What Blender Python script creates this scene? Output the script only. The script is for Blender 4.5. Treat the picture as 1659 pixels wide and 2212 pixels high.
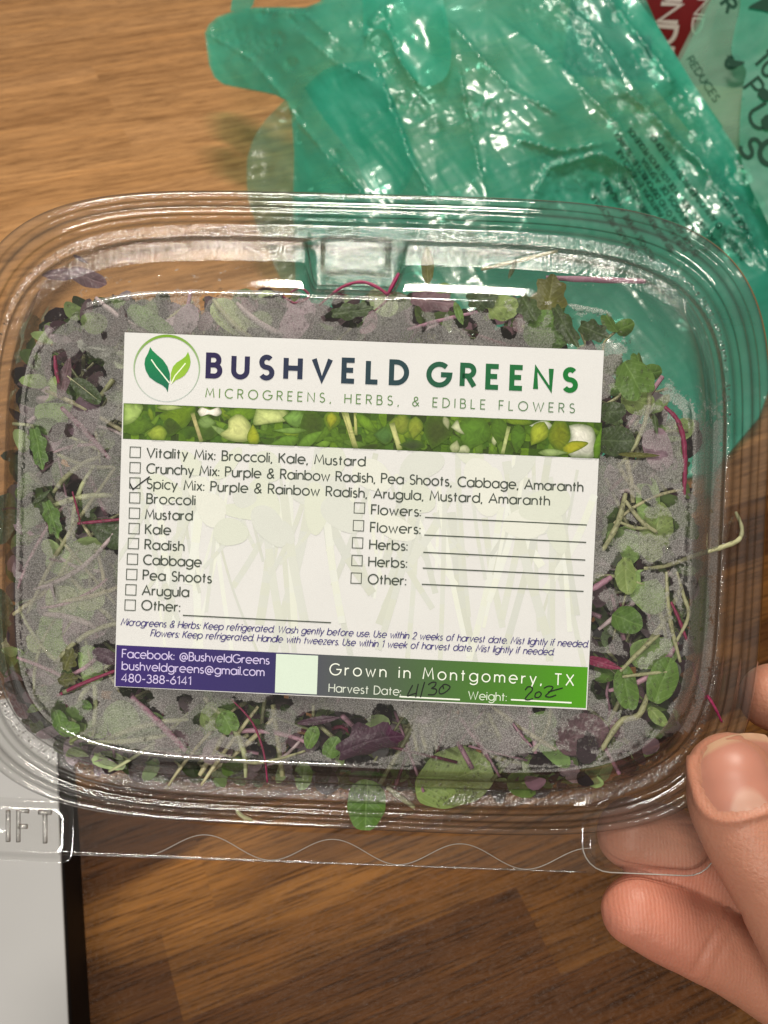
import bpy, math, random
from mathutils import Vector, Matrix, noise
from mathutils.geometry import delaunay_2d_cdt

for o in list(bpy.data.objects):
    bpy.data.objects.remove(o)
scene = bpy.context.scene
COL = scene.collection
random.seed(7)
sin, cos, pi = math.sin, math.cos, math.pi

# ------------------------------------------------------------------ camera
S = 0.085e-3                 # metres per photo unit on the plane of the lid
F = 2200.0                   # focal length in photo units (photo is 1659 x 2212)
D0 = F * S
CAM_H = 0.36
cam = bpy.data.cameras.new('camera')
camo = bpy.data.objects.new('camera', cam)
COL.objects.link(camo)
cam.sensor_fit = 'HORIZONTAL'
cam.sensor_width = 36
cam.lens = 36 * F / 1659
cam.clip_start = 0.01
cam.clip_end = 50
cam.dof.use_dof = True
cam.dof.focus_distance = D0
cam.dof.aperture_fstop = 60
camo.location = (0, 0, CAM_H)
camo.rotation_euler = (math.radians(45), 0, 0)
scene.camera = camo
CAMM = Matrix.Translation((0, 0, CAM_H)) @ Matrix.Rotation(math.radians(45), 4, 'X')
CAMR = CAMM.to_3x3()

# ------------------------------------------------------------------ light
w = bpy.data.worlds.new('World')
scene.world = w
w.use_nodes = True
bg = w.node_tree.nodes['Background']
bg.inputs[0].default_value = (1.0, 0.90, 0.78, 1)
bg.inputs[1].default_value = 0.13

def area_light(name, loc, target, size, sizey, power, col):
    l = bpy.data.lights.new(name, 'AREA')
    l.shape = 'RECTANGLE'
    l.size = size
    l.size_y = sizey
    l.energy = power
    l.color = col
    o = bpy.data.objects.new(name, l)
    COL.objects.link(o)
    o.location = loc
    o.rotation_euler = (Vector(target) - Vector(loc)).to_track_quat('-Z', 'Y').to_euler()
    return o

area_light('ceiling_lamp', (0.02, 0.76, 1.75), (0, 0.40, 0), 0.46, 0.12, 27, (1.0, 0.92, 0.80))
area_light('kitchen_lamp', (-0.28, -0.53, 1.60), (0, 0.2, 0.2), 0.72, 0.055, 13, (1.0, 0.95, 0.86))
area_light('room_lamp', (-0.50, -1.6, 0.85), (0, 0.15, 0.25), 0.60, 0.05, 15, (1.0, 0.95, 0.86))

scene.view_settings.view_transform = 'Standard'
scene.view_settings.look = 'None'
scene.view_settings.exposure = 0.0
scene.view_settings.gamma = 1
cy = scene.cycles
cy.max_bounces = 12
cy.transparent_max_bounces = 40
cy.glossy_bounces = 4
cy.diffuse_bounces = 4
cy.transmission_bounces = 8
cy.caustics_reflective = False
cy.caustics_refractive = False
cy.sample_clamp_indirect = 4
cy.use_denoising = True
try:
    cy.denoiser = 'OPENIMAGEDENOISE'
except Exception:
    pass

# ------------------------------------------------------------------ geometry of the view
def ray(x, y):
    return CAMR @ Vector(((x - 830) / F, (1106 - y) / F, -1.0))

CAMP = Vector((0, 0, CAM_H))

def at_depth(x, y, d):
    return CAMP + ray(x, y) * d

TH = math.radians(2.0)
TX = math.tan(math.radians(1.6))
TY = math.tan(math.radians(2.0))
CX, CY = 760.0, 1140.0
def zface(x, y):
    return (x - CX) * TX - (y - CY) * TY
def P(x, y, z=0.0):
    """point near the lid: photo position, z = units in front of the lid face"""
    return at_depth(x, y, D0 - (z + zface(x, y)) * S)
def table_depth(x, y):
    return CAM_H / -ray(x, y).z
def on_table(x, y, h=0.0):
    r = ray(x, y)
    return CAMP + r * ((CAM_H - h) / -r.z)

# the frame of the container: x right, y up along the lid, z out of the lid
_o = P(CX, CY)
_x = (CAMR @ Vector((1, 0, TX))).normalized()
_y0 = CAMR @ Vector((0, 1, TY))
_z = _x.cross(_y0).normalized()
_y = _z.cross(_x)
_B = Matrix((_x, _y, _z)).transposed() @ Matrix.Rotation(-TH, 3, 'Z')
BOX = Matrix.Translation(_o) @ _B.to_4x4()
BOXI = BOX.inverted()

def lid_xy(x, y):
    """photo position -> units on the plane of the lid face"""
    o = BOXI @ CAMP
    d = (BOXI.to_3x3() @ ray(x, y))
    t = -o.z / d.z
    p = o + d * t
    return p.x / S, p.y / S

def lid_to_photo(x, y):
    return CX + x * cos(TH) + y * sin(TH), CY + x * sin(TH) - y * cos(TH)

# ------------------------------------------------------------------ materials
def new_mat(name):
    m = bpy.data.materials.new(name)
    m.use_nodes = True
    nt = m.node_tree
    nt.nodes.clear()
    out = nt.nodes.new('ShaderNodeOutputMaterial')
    return m, nt, out

def nd(nt, typ, props=None, **ins):
    n = nt.nodes.new('ShaderNode' + typ)
    for k, v in (props or {}).items():
        setattr(n, k, v)
    for k, v in ins.items():
        key = int(k[1:]) if k[0] == 'i' and k[1:].isdigit() else k.replace('_', ' ')
        s = n.inputs[key]
        if isinstance(v, bpy.types.NodeSocket):
            nt.links.new(v, s)
        else:
            if isinstance(v, tuple) and len(v) == 3 and s.type == 'RGBA':
                v = v + (1,)
            s.default_value = v
    return n

def math_(nt, op, a, b=0.0, c=0.0, clamp=False):
    n = nd(nt, 'Math', {'operation': op, 'use_clamp': clamp}, i0=a, i1=b, i2=c)
    return n.outputs[0]

def ramp(nt, fac, stops, interp='LINEAR'):
    n = nt.nodes.new('ShaderNodeValToRGB')
    nt.links.new(fac, n.inputs[0])
    cr = n.color_ramp
    cr.interpolation = interp
    while len(cr.elements) < len(stops):
        cr.elements.new(0.5)
    for e, (p, c) in zip(cr.elements, stops):
        e.position = p
        e.color = c if len(c) == 4 else c + (1,)
    return n.outputs[0]

def mixrgb(nt, fac, a, b, mode='MIX'):
    n = nt.nodes.new('ShaderNodeMix')
    n.data_type = 'RGBA'
    n.blend_type = mode
    for s, v in ((n.inputs[0], fac), (n.inputs[6], a), (n.inputs[7], b)):
        if isinstance(v, bpy.types.NodeSocket):
            nt.links.new(v, s)
        else:
            s.default_value = v + (1,) if isinstance(v, tuple) and len(v) == 3 else v
    return n.outputs[2]

def simple_mat(name, col, rough=0.5, spec=0.5, bump=0.0, bscale=200, coat=0.0, vary=0.0):
    m, nt, out = new_mat(name)
    tc = nd(nt, 'TexCoord').outputs['Object']
    c = col
    if vary:
        nz = nd(nt, 'TexNoise', Vector=tc, Scale=bscale * .2, Detail=4.0).outputs[0]
        c = mixrgb(nt, nz, tuple(v * (1 - vary) for v in col), tuple(min(1, v * (1 + vary)) for v in col))
    b = nd(nt, 'BsdfPrincipled', Base_Color=c, Roughness=rough, Coat_Weight=coat)
    b.inputs['Specular IOR Level'].default_value = spec
    if bump:
        nz = nd(nt, 'TexNoise', Vector=tc, Scale=float(bscale), Detail=5.0).outputs[0]
        bp = nd(nt, 'Bump', Strength=bump, Distance=0.0005, Height=nz)
        nt.links.new(bp.outputs[0], b.inputs['Normal'])
    nt.links.new(b.outputs[0], out.inputs[0])
    return m

def schlick(nt, bump, r0, gain=1.0):
    lw = nd(nt, 'LayerWeight', Blend=0.5)
    if bump:
        nt.links.new(bump, lw.inputs['Normal'])
    p5 = math_(nt, 'POWER', lw.outputs['Facing'], 4.0)
    return math_(nt, 'MULTIPLY_ADD', p5, (1 - r0) * gain, r0, clamp=True)

def plastic_mat(name, rough=0.05, tint=(0.95, 0.95, 0.94), edge=(0.08, 0.075, 0.065), bump=0.0, bscale=2500, refl=0.055, haze=0.018):
    """thin clear plastic sheet: passes straight through, reflects by angle, absorbs more at a slant"""
    m, nt, out = new_mat(name)
    lw = nd(nt, 'LayerWeight', Blend=0.5).outputs['Facing']
    f3 = math_(nt, 'POWER', lw, 1.9)
    colr = mixrgb(nt, f3, tint, edge)
    tr = nd(nt, 'BsdfTransparent', Color=colr)
    gl = nd(nt, 'BsdfGlossy', Color=(1, 1, 1), Roughness=rough)
    tc = nd(nt, 'TexCoord').outputs['Object']
    nz = nd(nt, 'TexNoise', Vector=tc, Scale=float(bscale), Detail=3.0).outputs[0]
    nz2 = nd(nt, 'TexNoise', Vector=tc, Scale=120.0, Detail=2.0).outputs[0]
    h = math_(nt, 'MULTIPLY_ADD', nz2, 3.0, nz)
    bp = nd(nt, 'Bump', Strength=max(bump, 0.03), Distance=0.0004, Height=h)
    nt.links.new(bp.outputs[0], gl.inputs['Normal'])
    fac = schlick(nt, bp.outputs[0], refl, .9)
    df = nd(nt, 'BsdfDiffuse', Color=(.8, .8, .8))
    m0 = nd(nt, 'MixShader', i0=haze, i1=tr.outputs[0], i2=df.outputs[0])
    mx = nd(nt, 'MixShader', i0=fac, i1=m0.outputs[0], i2=gl.outputs[0])
    nt.links.new(mx.outputs[0], out.inputs[0])
    return m

def ink_mat(name='printed_ink', blotch=0):
    m, nt, out = new_mat(name)
    at = nd(nt, 'Attribute', {'attribute_name': 'col'}).outputs['Color']
    tc = nd(nt, 'TexCoord').outputs['Object']
    nz = nd(nt, 'TexNoise', Vector=tc, Scale=9000.0, Detail=2.0).outputs[0]
    k = math_(nt, 'MULTIPLY_ADD', nz, 0.22, 0.89)
    if blotch:
        b1 = nd(nt, 'TexNoise', Vector=tc, Scale=420.0, Detail=4.0, Distortion=2.5).outputs[0]
        k = math_(nt, 'MULTIPLY', k, math_(nt, 'MULTIPLY_ADD', b1, 2.2 * blotch, 1 - 1.05 * blotch))
    c = mixrgb(nt, 1.0, at, nd(nt, 'CombineColor', i0=k, i1=k, i2=k).outputs[0], 'MULTIPLY')
    b = nd(nt, 'BsdfPrincipled', Base_Color=c, Roughness=0.55)
    b.inputs['Specular IOR Level'].default_value = 0.25
    nl = nd(nt, 'TexNoise', Vector=tc, Scale=38.0, Detail=2.0).outputs[0]
    bp = nd(nt, 'Bump', Strength=0.5, Distance=0.0012, Height=math_(nt, 'MULTIPLY_ADD', nl, 1.0, math_(nt, 'MULTIPLY', nz, .06)))
    nt.links.new(bp.outputs[0], b.inputs['Normal'])
    nt.links.new(b.outputs[0], out.inputs[0])
    return m

def leaf_mat(name, col, col2, trans=0.35):
    m, nt, out = new_mat(name)
    oi = nd(nt, 'ObjectInfo').outputs['Random']
    tc = nd(nt, 'TexCoord').outputs['Object']
    nz = nd(nt, 'TexNoise', Vector=tc, Scale=260.0, Detail=4.0).outputs[0]
    fac = math_(nt, 'MULTIPLY_ADD', oi, 0.5, math_(nt, 'MULTIPLY_ADD', nz, 0.9, -0.2), clamp=True)
    c = mixrgb(nt, fac, col, col2)
    sp = nd(nt, 'SeparateXYZ', Vector=tc)
    ax = math_(nt, 'ABSOLUTE', math_(nt, 'MULTIPLY_ADD', nz, 0.0006, math_(nt, 'SUBTRACT', sp.outputs[0], 0.0003)))
    mid = math_(nt, 'SUBTRACT', 1.0, math_(nt, 'DIVIDE', ax, 0.00022), clamp=True)
    sw = math_(nt, 'SINE', math_(nt, 'MULTIPLY', math_(nt, 'SUBTRACT', sp.outputs[1], math_(nt, 'MULTIPLY', ax, 0.9)), 4200.0))
    side = math_(nt, 'MULTIPLY', math_(nt, 'MULTIPLY_ADD', sw, 4.0, -3.0, clamp=True), 0.45)
    vein = math_(nt, 'MULTIPLY', math_(nt, 'MAXIMUM', mid, side), 0.38)
    c = mixrgb(nt, vein, c, tuple(min(1, v * 1.7 + .10) for v in col2))
    b = nd(nt, 'BsdfPrincipled', Base_Color=c, Roughness=0.38)
    b.inputs['Specular IOR Level'].default_value = 0.4
    fine = nd(nt, 'TexVoronoi', Vector=tc, Scale=1500.0).outputs[0]
    bp = nd(nt, 'Bump', Strength=0.25, Distance=0.0003, Height=fine)
    nt.links.new(bp.outputs[0], b.inputs['Normal'])
    t = nd(nt, 'BsdfTranslucent', Color=c)
    mx = nd(nt, 'MixShader', i0=trans, i1=b.outputs[0], i2=t.outputs[0])
    nt.links.new(mx.outputs[0], out.inputs[0])
    return m

def wood_mat():
    m, nt, out = new_mat('butcher_block_wood')
    tc = nd(nt, 'TexCoord').outputs['Object']
    sp = nd(nt, 'SeparateXYZ', Vector=tc)
    a = math.radians(22)
    u = math_(nt, 'ADD', math_(nt, 'MULTIPLY', sp.outputs[0], cos(a)), math_(nt, 'MULTIPLY', sp.outputs[1], sin(a)))
    v = math_(nt, 'SUBTRACT', math_(nt, 'MULTIPLY', sp.outputs[1], cos(a)), math_(nt, 'MULTIPLY', sp.outputs[0], sin(a)))
    W, L = 0.034, 0.52
    row = math_(nt, 'FLOOR', math_(nt, 'DIVIDE', v, W))
    wn = nd(nt, 'TexWhiteNoise', {'noise_dimensions': '1D'}, W=row).outputs[0]
    seg = math_(nt, 'FLOOR', math_(nt, 'ADD', math_(nt, 'DIVIDE', u, L), math_(nt, 'MULTIPLY', wn, 7.3)))
    idv = nd(nt, 'CombineXYZ', X=row, Y=seg, Z=3.7).outputs[0]
    wn2 = nd(nt, 'TexWhiteNoise', {'noise_dimensions': '3D'}, Vector=idv)
    rnd = wn2.outputs[0]
    gv = nd(nt, 'CombineXYZ', X=math_(nt, 'MULTIPLY', u, 5.0), Y=math_(nt, 'MULTIPLY', v, 95.0), Z=math_(nt, 'MULTIPLY', rnd, 40.0)).outputs[0]
    g1 = nd(nt, 'TexNoise', Vector=gv, Scale=1.0, Detail=6.0, Roughness=0.6, Distortion=0.7).outputs[0]
    gv2 = nd(nt, 'CombineXYZ', X=math_(nt, 'MULTIPLY', u, 45.0), Y=math_(nt, 'MULTIPLY', v, 900.0), Z=rnd).outputs[0]
    g2 = nd(nt, 'TexNoise', Vector=gv2, Scale=1.0, Detail=4.0, Roughness=0.65).outputs[0]
    light_ = ramp(nt, rnd, [(0.0, (0.36, 0.185, 0.078)), (0.3, (0.41, 0.215, 0.090)), (0.6, (0.44, 0.235, 0.10)), (0.85, (0.48, 0.26, 0.115)), (1.0, (0.38, 0.20, 0.085))])
    gm = nd(nt, 'TexNoise', Vector=nd(nt, 'CombineXYZ', X=math_(nt, 'MULTIPLY', u, 4.0), Y=math_(nt, 'MULTIPLY', v, 26.0), Z=0.4).outputs[0], Scale=1.0, Detail=4.0, Distortion=0.8).outputs[0]
    shaded_ = ramp(nt, wn2.outputs[1], [(0.0, (0.053, 0.0195, 0.0058)), (0.35, (0.066, 0.025, 0.007)), (0.6, (0.080, 0.032, 0.0085)), (0.8, (0.12, 0.050, 0.0125)), (1.0, (0.057, 0.021, 0.006))])
    shaded_ = mixrgb(nt, ramp(nt, gm, [(0.50, (0, 0, 0)), (0.66, (1, 1, 1))]), shaded_, (0.21, 0.092, 0.024))
    blend = math_(nt, 'MULTIPLY_ADD', math_(nt, 'ADD', row, math_(nt, 'MULTIPLY', rnd, 3.0)), 0.14, -1.15, clamp=True)  # near planks: darker wood, with the shade lying there put into the colour
    base = mixrgb(nt, blend, shaded_, light_)
    gr = ramp(nt, g1, [(0.28, (0.55, 0.50, 0.46)), (0.5, (0.95, 0.95, 0.95)), (0.72, (1.25, 1.2, 1.1))])
    c = mixrgb(nt, 0.85, base, gr, 'MULTIPLY')
    pr = ramp(nt, g2, [(0.36, (0.32, 0.28, 0.25)), (0.50, (1, 1, 1)), (.66, (1.3, 1.28, 1.2))])
    c = mixrgb(nt, 0.8, c, pr, 'MULTIPLY')
    fv = math_(nt, 'FRACT', math_(nt, 'DIVIDE', v, W))
    seam = math_(nt, 'LESS_THAN', math_(nt, 'ABSOLUTE', math_(nt, 'SUBTRACT', fv, 0.5)), 0.488)
    c = mixrgb(nt, math_(nt, 'MULTIPLY', math_(nt, 'SUBTRACT', 1.0, seam), 0.3), c, (0.05, 0.02, 0.01))
    rg = math_(nt, 'MULTIPLY_ADD', g2, 0.30, 0.16)
    b = nd(nt, 'BsdfPrincipled', Base_Color=c, Roughness=rg)
    b.inputs['Specular IOR Level'].default_value = 0.09
    sc = nd(nt, 'TexNoise', Vector=tc, Scale=420.0, Detail=3.0).outputs[0]
    h = math_(nt, 'ADD', math_(nt, 'MULTIPLY', g2, 1.0), math_(nt, 'MULTIPLY', sc, 0.5))
    bp = nd(nt, 'Bump', Strength=0.45, Distance=0.0012, Height=h)
    nt.links.new(bp.outputs[0], b.inputs['Normal'])
    nt.links.new(b.outputs[0], out.inputs[0])
    return m

def bag_mat(name, col, alpha, crinkle):
    """thin tinted film: part see-through tint, part milky, glossy crinkles"""
    m, nt, out = new_mat(name)
    tc = nd(nt, 'TexCoord').outputs['Object']
    lw = nd(nt, 'LayerWeight', Blend=0.5).outputs['Facing']
    ct = mixrgb(nt, math_(nt, 'POWER', lw, 2.0), tuple(0.55 + 0.45 * v / max(col) for v in col), col)
    tr = nd(nt, 'BsdfTransparent', Color=ct)
    mw = nd(nt, 'TexNoise', Vector=tc, Scale=24.0, Detail=5.0, Distortion=2.0).outputs[0]
    df = nd(nt, 'BsdfDiffuse', Color=mixrgb(nt, ramp(nt, mw, [(.45, (0, 0, 0)), (.75, (1, 1, 1))]), col, tuple(v * .95 + .06 for v in col)))
    tl = nd(nt, 'BsdfTranslucent', Color=col)
    cr_at = nd(nt, 'Attribute', {'attribute_name': 'crinkle'}).outputs['Fac']
    v1 = nd(nt, 'TexVoronoi', {'feature': 'F1', 'distance': 'MANHATTAN'}, Vector=tc, Scale=170.0).outputs[0]
    n1 = nd(nt, 'TexNoise', Vector=tc, Scale=38.0, Detail=5.0, Distortion=1.2).outputs[0]
    n2 = nd(nt, 'TexNoise', Vector=tc, Scale=190.0, Detail=5.0, Distortion=2.0).outputs[0]
    hv = math_(nt, 'MULTIPLY', math_(nt, 'ADD', math_(nt, 'MULTIPLY', v1, 0.8), math_(nt, 'MULTIPLY', n2, 0.8)), cr_at)
    h = math_(nt, 'MULTIPLY_ADD', n1, 0.06, hv)
    bp = nd(nt, 'Bump', Strength=crinkle, Distance=0.0016, Height=h)
    gl = nd(nt, 'BsdfGlossy', Color=(1, 1, 1), Roughness=0.15)
    nt.links.new(bp.outputs[0], gl.inputs['Normal'])
    bp2 = nd(nt, 'Bump', Strength=crinkle * .5, Distance=0.002, Height=h)
    nt.links.new(bp2.outputs[0], df.inputs['Normal'])
    fr = schlick(nt, bp.outputs[0], .032, .5)
    mv = nd(nt, 'TexNoise', Vector=tc, Scale=14.0, Detail=4.0, Distortion=1.5).outputs[0]
    alpha = math_(nt, 'MULTIPLY_ADD', mv, 0.7, alpha - .35, clamp=True)
    body = nd(nt, 'MixShader', i0=0.45, i1=df.outputs[0], i2=tl.outputs[0])
    sheen = nd(nt, 'BsdfGlossy', Color=(1, 1, 1), Roughness=0.42)
    body = nd(nt, 'MixShader', i0=0.04, i1=body.outputs[0], i2=sheen.outputs[0])
    m1 = nd(nt, 'MixShader', i0=alpha, i1=tr.outputs[0], i2=body.outputs[0])
    m2 = nd(nt, 'MixShader', i0=fr, i1=m1.outputs[0], i2=gl.outputs[0])
    nt.links.new(m2.outputs[0], out.inputs[0])
    return m

def fog_mat():
    """film of fine condensation, with clear runs where drops have gathered"""
    m, nt, out = new_mat('condensation_film')
    tc = nd(nt, 'TexCoord').outputs['Object']
    at = nd(nt, 'Attribute', {'attribute_name': 'fog'}).outputs['Fac']
    n1 = nd(nt, 'TexNoise', Vector=tc, Scale=330.0, Detail=4.0).outputs[0]
    n0 = nd(nt, 'TexNoise', Vector=tc, Scale=70.0, Detail=5.0).outputs[0]
    n3 = nd(nt, 'TexNoise', Vector=tc, Scale=1100.0, Detail=2.0).outputs[0]
    mk = math_(nt, 'ADD', at, math_(nt, 'ADD', math_(nt, 'MULTIPLY_ADD', n1, 1.1, -0.55), math_(nt, 'MULTIPLY_ADD', n3, 1.0, -0.5)))
    mk = ramp(nt, mk, [(0.42, (0, 0, 0)), (0.58, (1, 1, 1))])
    vo = nd(nt, 'TexVoronoi', Vector=tc, Scale=3300.0, Randomness=1.0)
    bead = ramp(nt, vo.outputs[0], [(0.12, (1, 1, 1)), (0.34, (0.82, 0.81, 0.80)), (0.62, (0.55, 0.55, 0.55))])
    k = math_(nt, 'MULTIPLY', mk, math_(nt, 'MULTIPLY', bead, math_(nt, 'MULTIPLY_ADD', n0, 1.0, 0.07)), clamp=True)
    df = nd(nt, 'BsdfDiffuse', Color=(0.80, 0.77, 0.76))
    tl = nd(nt, 'BsdfTranslucent', Color=(0.75, 0.75, 0.75))
    gl = nd(nt, 'BsdfGlossy', Color=(1, 1, 1), Roughness=0.25)
    hb = math_(nt, 'SUBTRACT', 1.0, vo.outputs[0])
    bp = nd(nt, 'Bump', Strength=0.45, Distance=0.0005, Height=hb)
    for q in (df, gl):
        nt.links.new(bp.outputs[0], q.inputs['Normal'])
    d1 = nd(nt, 'MixShader', i0=0.35, i1=df.outputs[0], i2=tl.outputs[0])
    d2 = nd(nt, 'MixShader', i0=0.10, i1=d1.outputs[0], i2=gl.outputs[0])
    tr0 = nd(nt, 'BsdfTransparent')
    rf = nd(nt, 'BsdfRefraction', Color=(1, 1, 1), Roughness=0.14, IOR=1.05)
    nt.links.new(bp.outputs[0], rf.inputs['Normal'])
    tr = nd(nt, 'MixShader', i0=math_(nt, 'MULTIPLY', mk, 0.35), i1=tr0.outputs[0], i2=rf.outputs[0])
    mx = nd(nt, 'MixShader', i0=k, i1=tr.outputs[0], i2=d2.outputs[0])
    nt.links.new(mx.outputs[0], out.inputs[0])
    return m

def skin_mat():
    m, nt, out = new_mat('skin')
    tc = nd(nt, 'TexCoord').outputs['Object']
    n1 = nd(nt, 'TexNoise', Vector=tc, Scale=95.0, Detail=6.0).outputs[0]
    n2 = nd(nt, 'TexNoise', Vector=tc, Scale=900.0, Detail=3.0).outputs[0]
    pk = nd(nt, 'Attribute', {'attribute_name': 'pad'}).outputs['Fac']
    c = mixrgb(nt, n1, (0.33, 0.148, 0.092), (0.49, 0.25, 0.16))
    c = mixrgb(nt, pk, c, (0.49, 0.182, 0.125))
    b = nd(nt, 'BsdfPrincipled', Base_Color=c, Roughness=0.48)
    b.inputs['Subsurface Weight'].default_value = 0.25
    b.inputs['Subsurface Radius'].default_value = (1.0, 0.35, 0.2)
    b.inputs['Subsurface Scale'].default_value = 0.003
    b.inputs['Specular IOR Level'].default_value = 0.4
    wv = nd(nt, 'TexWave', {'wave_type': 'BANDS'}, Vector=tc, Scale=420.0, Distortion=6.0, Detail=1.0)
    wv.inputs['Detail Scale'].default_value = 0.4
    cell = nd(nt, 'TexVoronoi', {'feature': 'DISTANCE_TO_EDGE'}, Vector=tc, Scale=1100.0).outputs[0]
    n2 = math_(nt, 'ADD', n2, math_(nt, 'MULTIPLY', math_(nt, 'MINIMUM', cell, 0.25), 0.7))
    h = math_(nt, 'ADD', n2, math_(nt, 'MULTIPLY', math_(nt, 'MULTIPLY', wv.outputs[1], pk), 0.4))
    bp = nd(nt, 'Bump', Strength=0.26, Distance=0.0005, Height=h)
    nt.links.new(bp.outputs[0], b.inputs['Normal'])
    nt.links.new(b.outputs[0], out.inputs[0])
    return m

# ------------------------------------------------------------------ object helpers
def tag(o, label=None, cat=None, group=None, kind=None):
    for k, v in (('label', label), ('category', cat), ('group', group), ('kind', kind)):
        if v:
            o[k] = v
    return o

def mesh_obj(name, verts, faces, mat, parent=None, smooth=True, attrs=None, world=True):
    me = bpy.data.meshes.new(name)
    me.from_pydata([tuple(v) for v in verts], [], faces)
    me.materials.append(mat)
    if smooth:
        me.polygons.foreach_set('use_smooth', [True] * len(me.polygons))
    for an, (typ, data) in (attrs or {}).items():
        a = me.attributes.new(an, typ, 'POINT')
        if typ == 'FLOAT_COLOR':
            a.data.foreach_set('color', [c for col in data for c in (tuple(col) + (1,))[:4]])
        else:
            a.data.foreach_set('value', list(data))
    me.update()
    o = bpy.data.objects.new(name, me)
    COL.objects.link(o)
    if parent:
        o.parent = parent
    return o

def empty(name, matrix=None):
    o = bpy.data.objects.new(name, None)
    o.empty_display_size = 0.02
    COL.objects.link(o)
    if matrix is not None:
        o.matrix_world = matrix
    return o

class MB:
    """collects faces (with a colour per vertex) for one mesh"""
    def __init__(s):
        s.v, s.f, s.c = [], [], []
    def poly(s, pts, col=(1, 1, 1)):
        i = len(s.v)
        s.v += [tuple(p) for p in pts]
        s.c += [col] * len(pts)
        s.f.append(tuple(range(i, i + len(pts))))
    def grid(s, rows, closed=False, cols=None):
        i0 = len(s.v)
        n = len(rows[0])
        for ri, r in enumerate(rows):
            s.v += [tuple(p) for p in r]
            s.c += [(cols[ri] if cols else (1, 1, 1))] * n
        for a in range(len(rows) - 1):
            for b in range(n if closed else n - 1):
                b2 = (b + 1) % n
                s.f.append((i0 + a * n + b, i0 + a * n + b2, i0 + (a + 1) * n + b2, i0 + (a + 1) * n + b))
    def tube(s, pts, rads, n=8, cap=True, flat=1.0):
        pts = [Vector(p) for p in pts]
        rows = []
        up = Vector((0.13, 0.2, 0.97))
        for k, p in enumerate(pts):
            d = (pts[min(k + 1, len(pts) - 1)] - pts[max(k - 1, 0)]).normalized()
            a = d.cross(up).normalized()
            b = a.cross(d).normalized()
            up = b
            r = rads[k] if isinstance(rads, (list, tuple)) else rads
            rows.append([p + a * r * cos(2 * pi * j / n) + b * r * flat * sin(2 * pi * j / n) for j in range(n)])
        i0 = len(s.v)
        s.grid(rows, True)
        if cap:
            s.f.append(tuple(range(i0 + n - 1, i0 - 1, -1)))
            e = i0 + (len(rows) - 1) * n
            s.f.append(tuple(range(e, e + n)))
    def build(s, name, mat, parent=None, smooth=False, col=False):
        return mesh_obj(name, s.v, s.f, mat, parent, smooth, {'col': ('FLOAT_COLOR', s.c)} if col else None)

def catmull(pts, n=6):
    pts = [Vector(p) for p in pts]
    out = []
    for i in range(len(pts) - 1):
        p0, p1, p2, p3 = pts[max(i - 1, 0)], pts[i], pts[i + 1], pts[min(i + 2, len(pts) - 1)]
        for k in range(n):
            t = k / n
            out.append(.5 * ((2 * p1) + (p2 - p0) * t + (2 * p0 - 5 * p1 + 4 * p2 - p3) * t * t + (3 * p1 - p0 - 3 * p2 + p3) * t ** 3))
    out.append(pts[-1])
    return out

def lin(r, g, b):
    f = lambda v: (v / 255 / 12.92) if v <= 10 else ((v / 255 + .055) / 1.055) ** 2.4
    return (f(r), f(g), f(b))

def sstep(a, b, x):
    t = max(0, min(1, (x - a) / (b - a)))
    return t * t * (3 - 2 * t)

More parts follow.
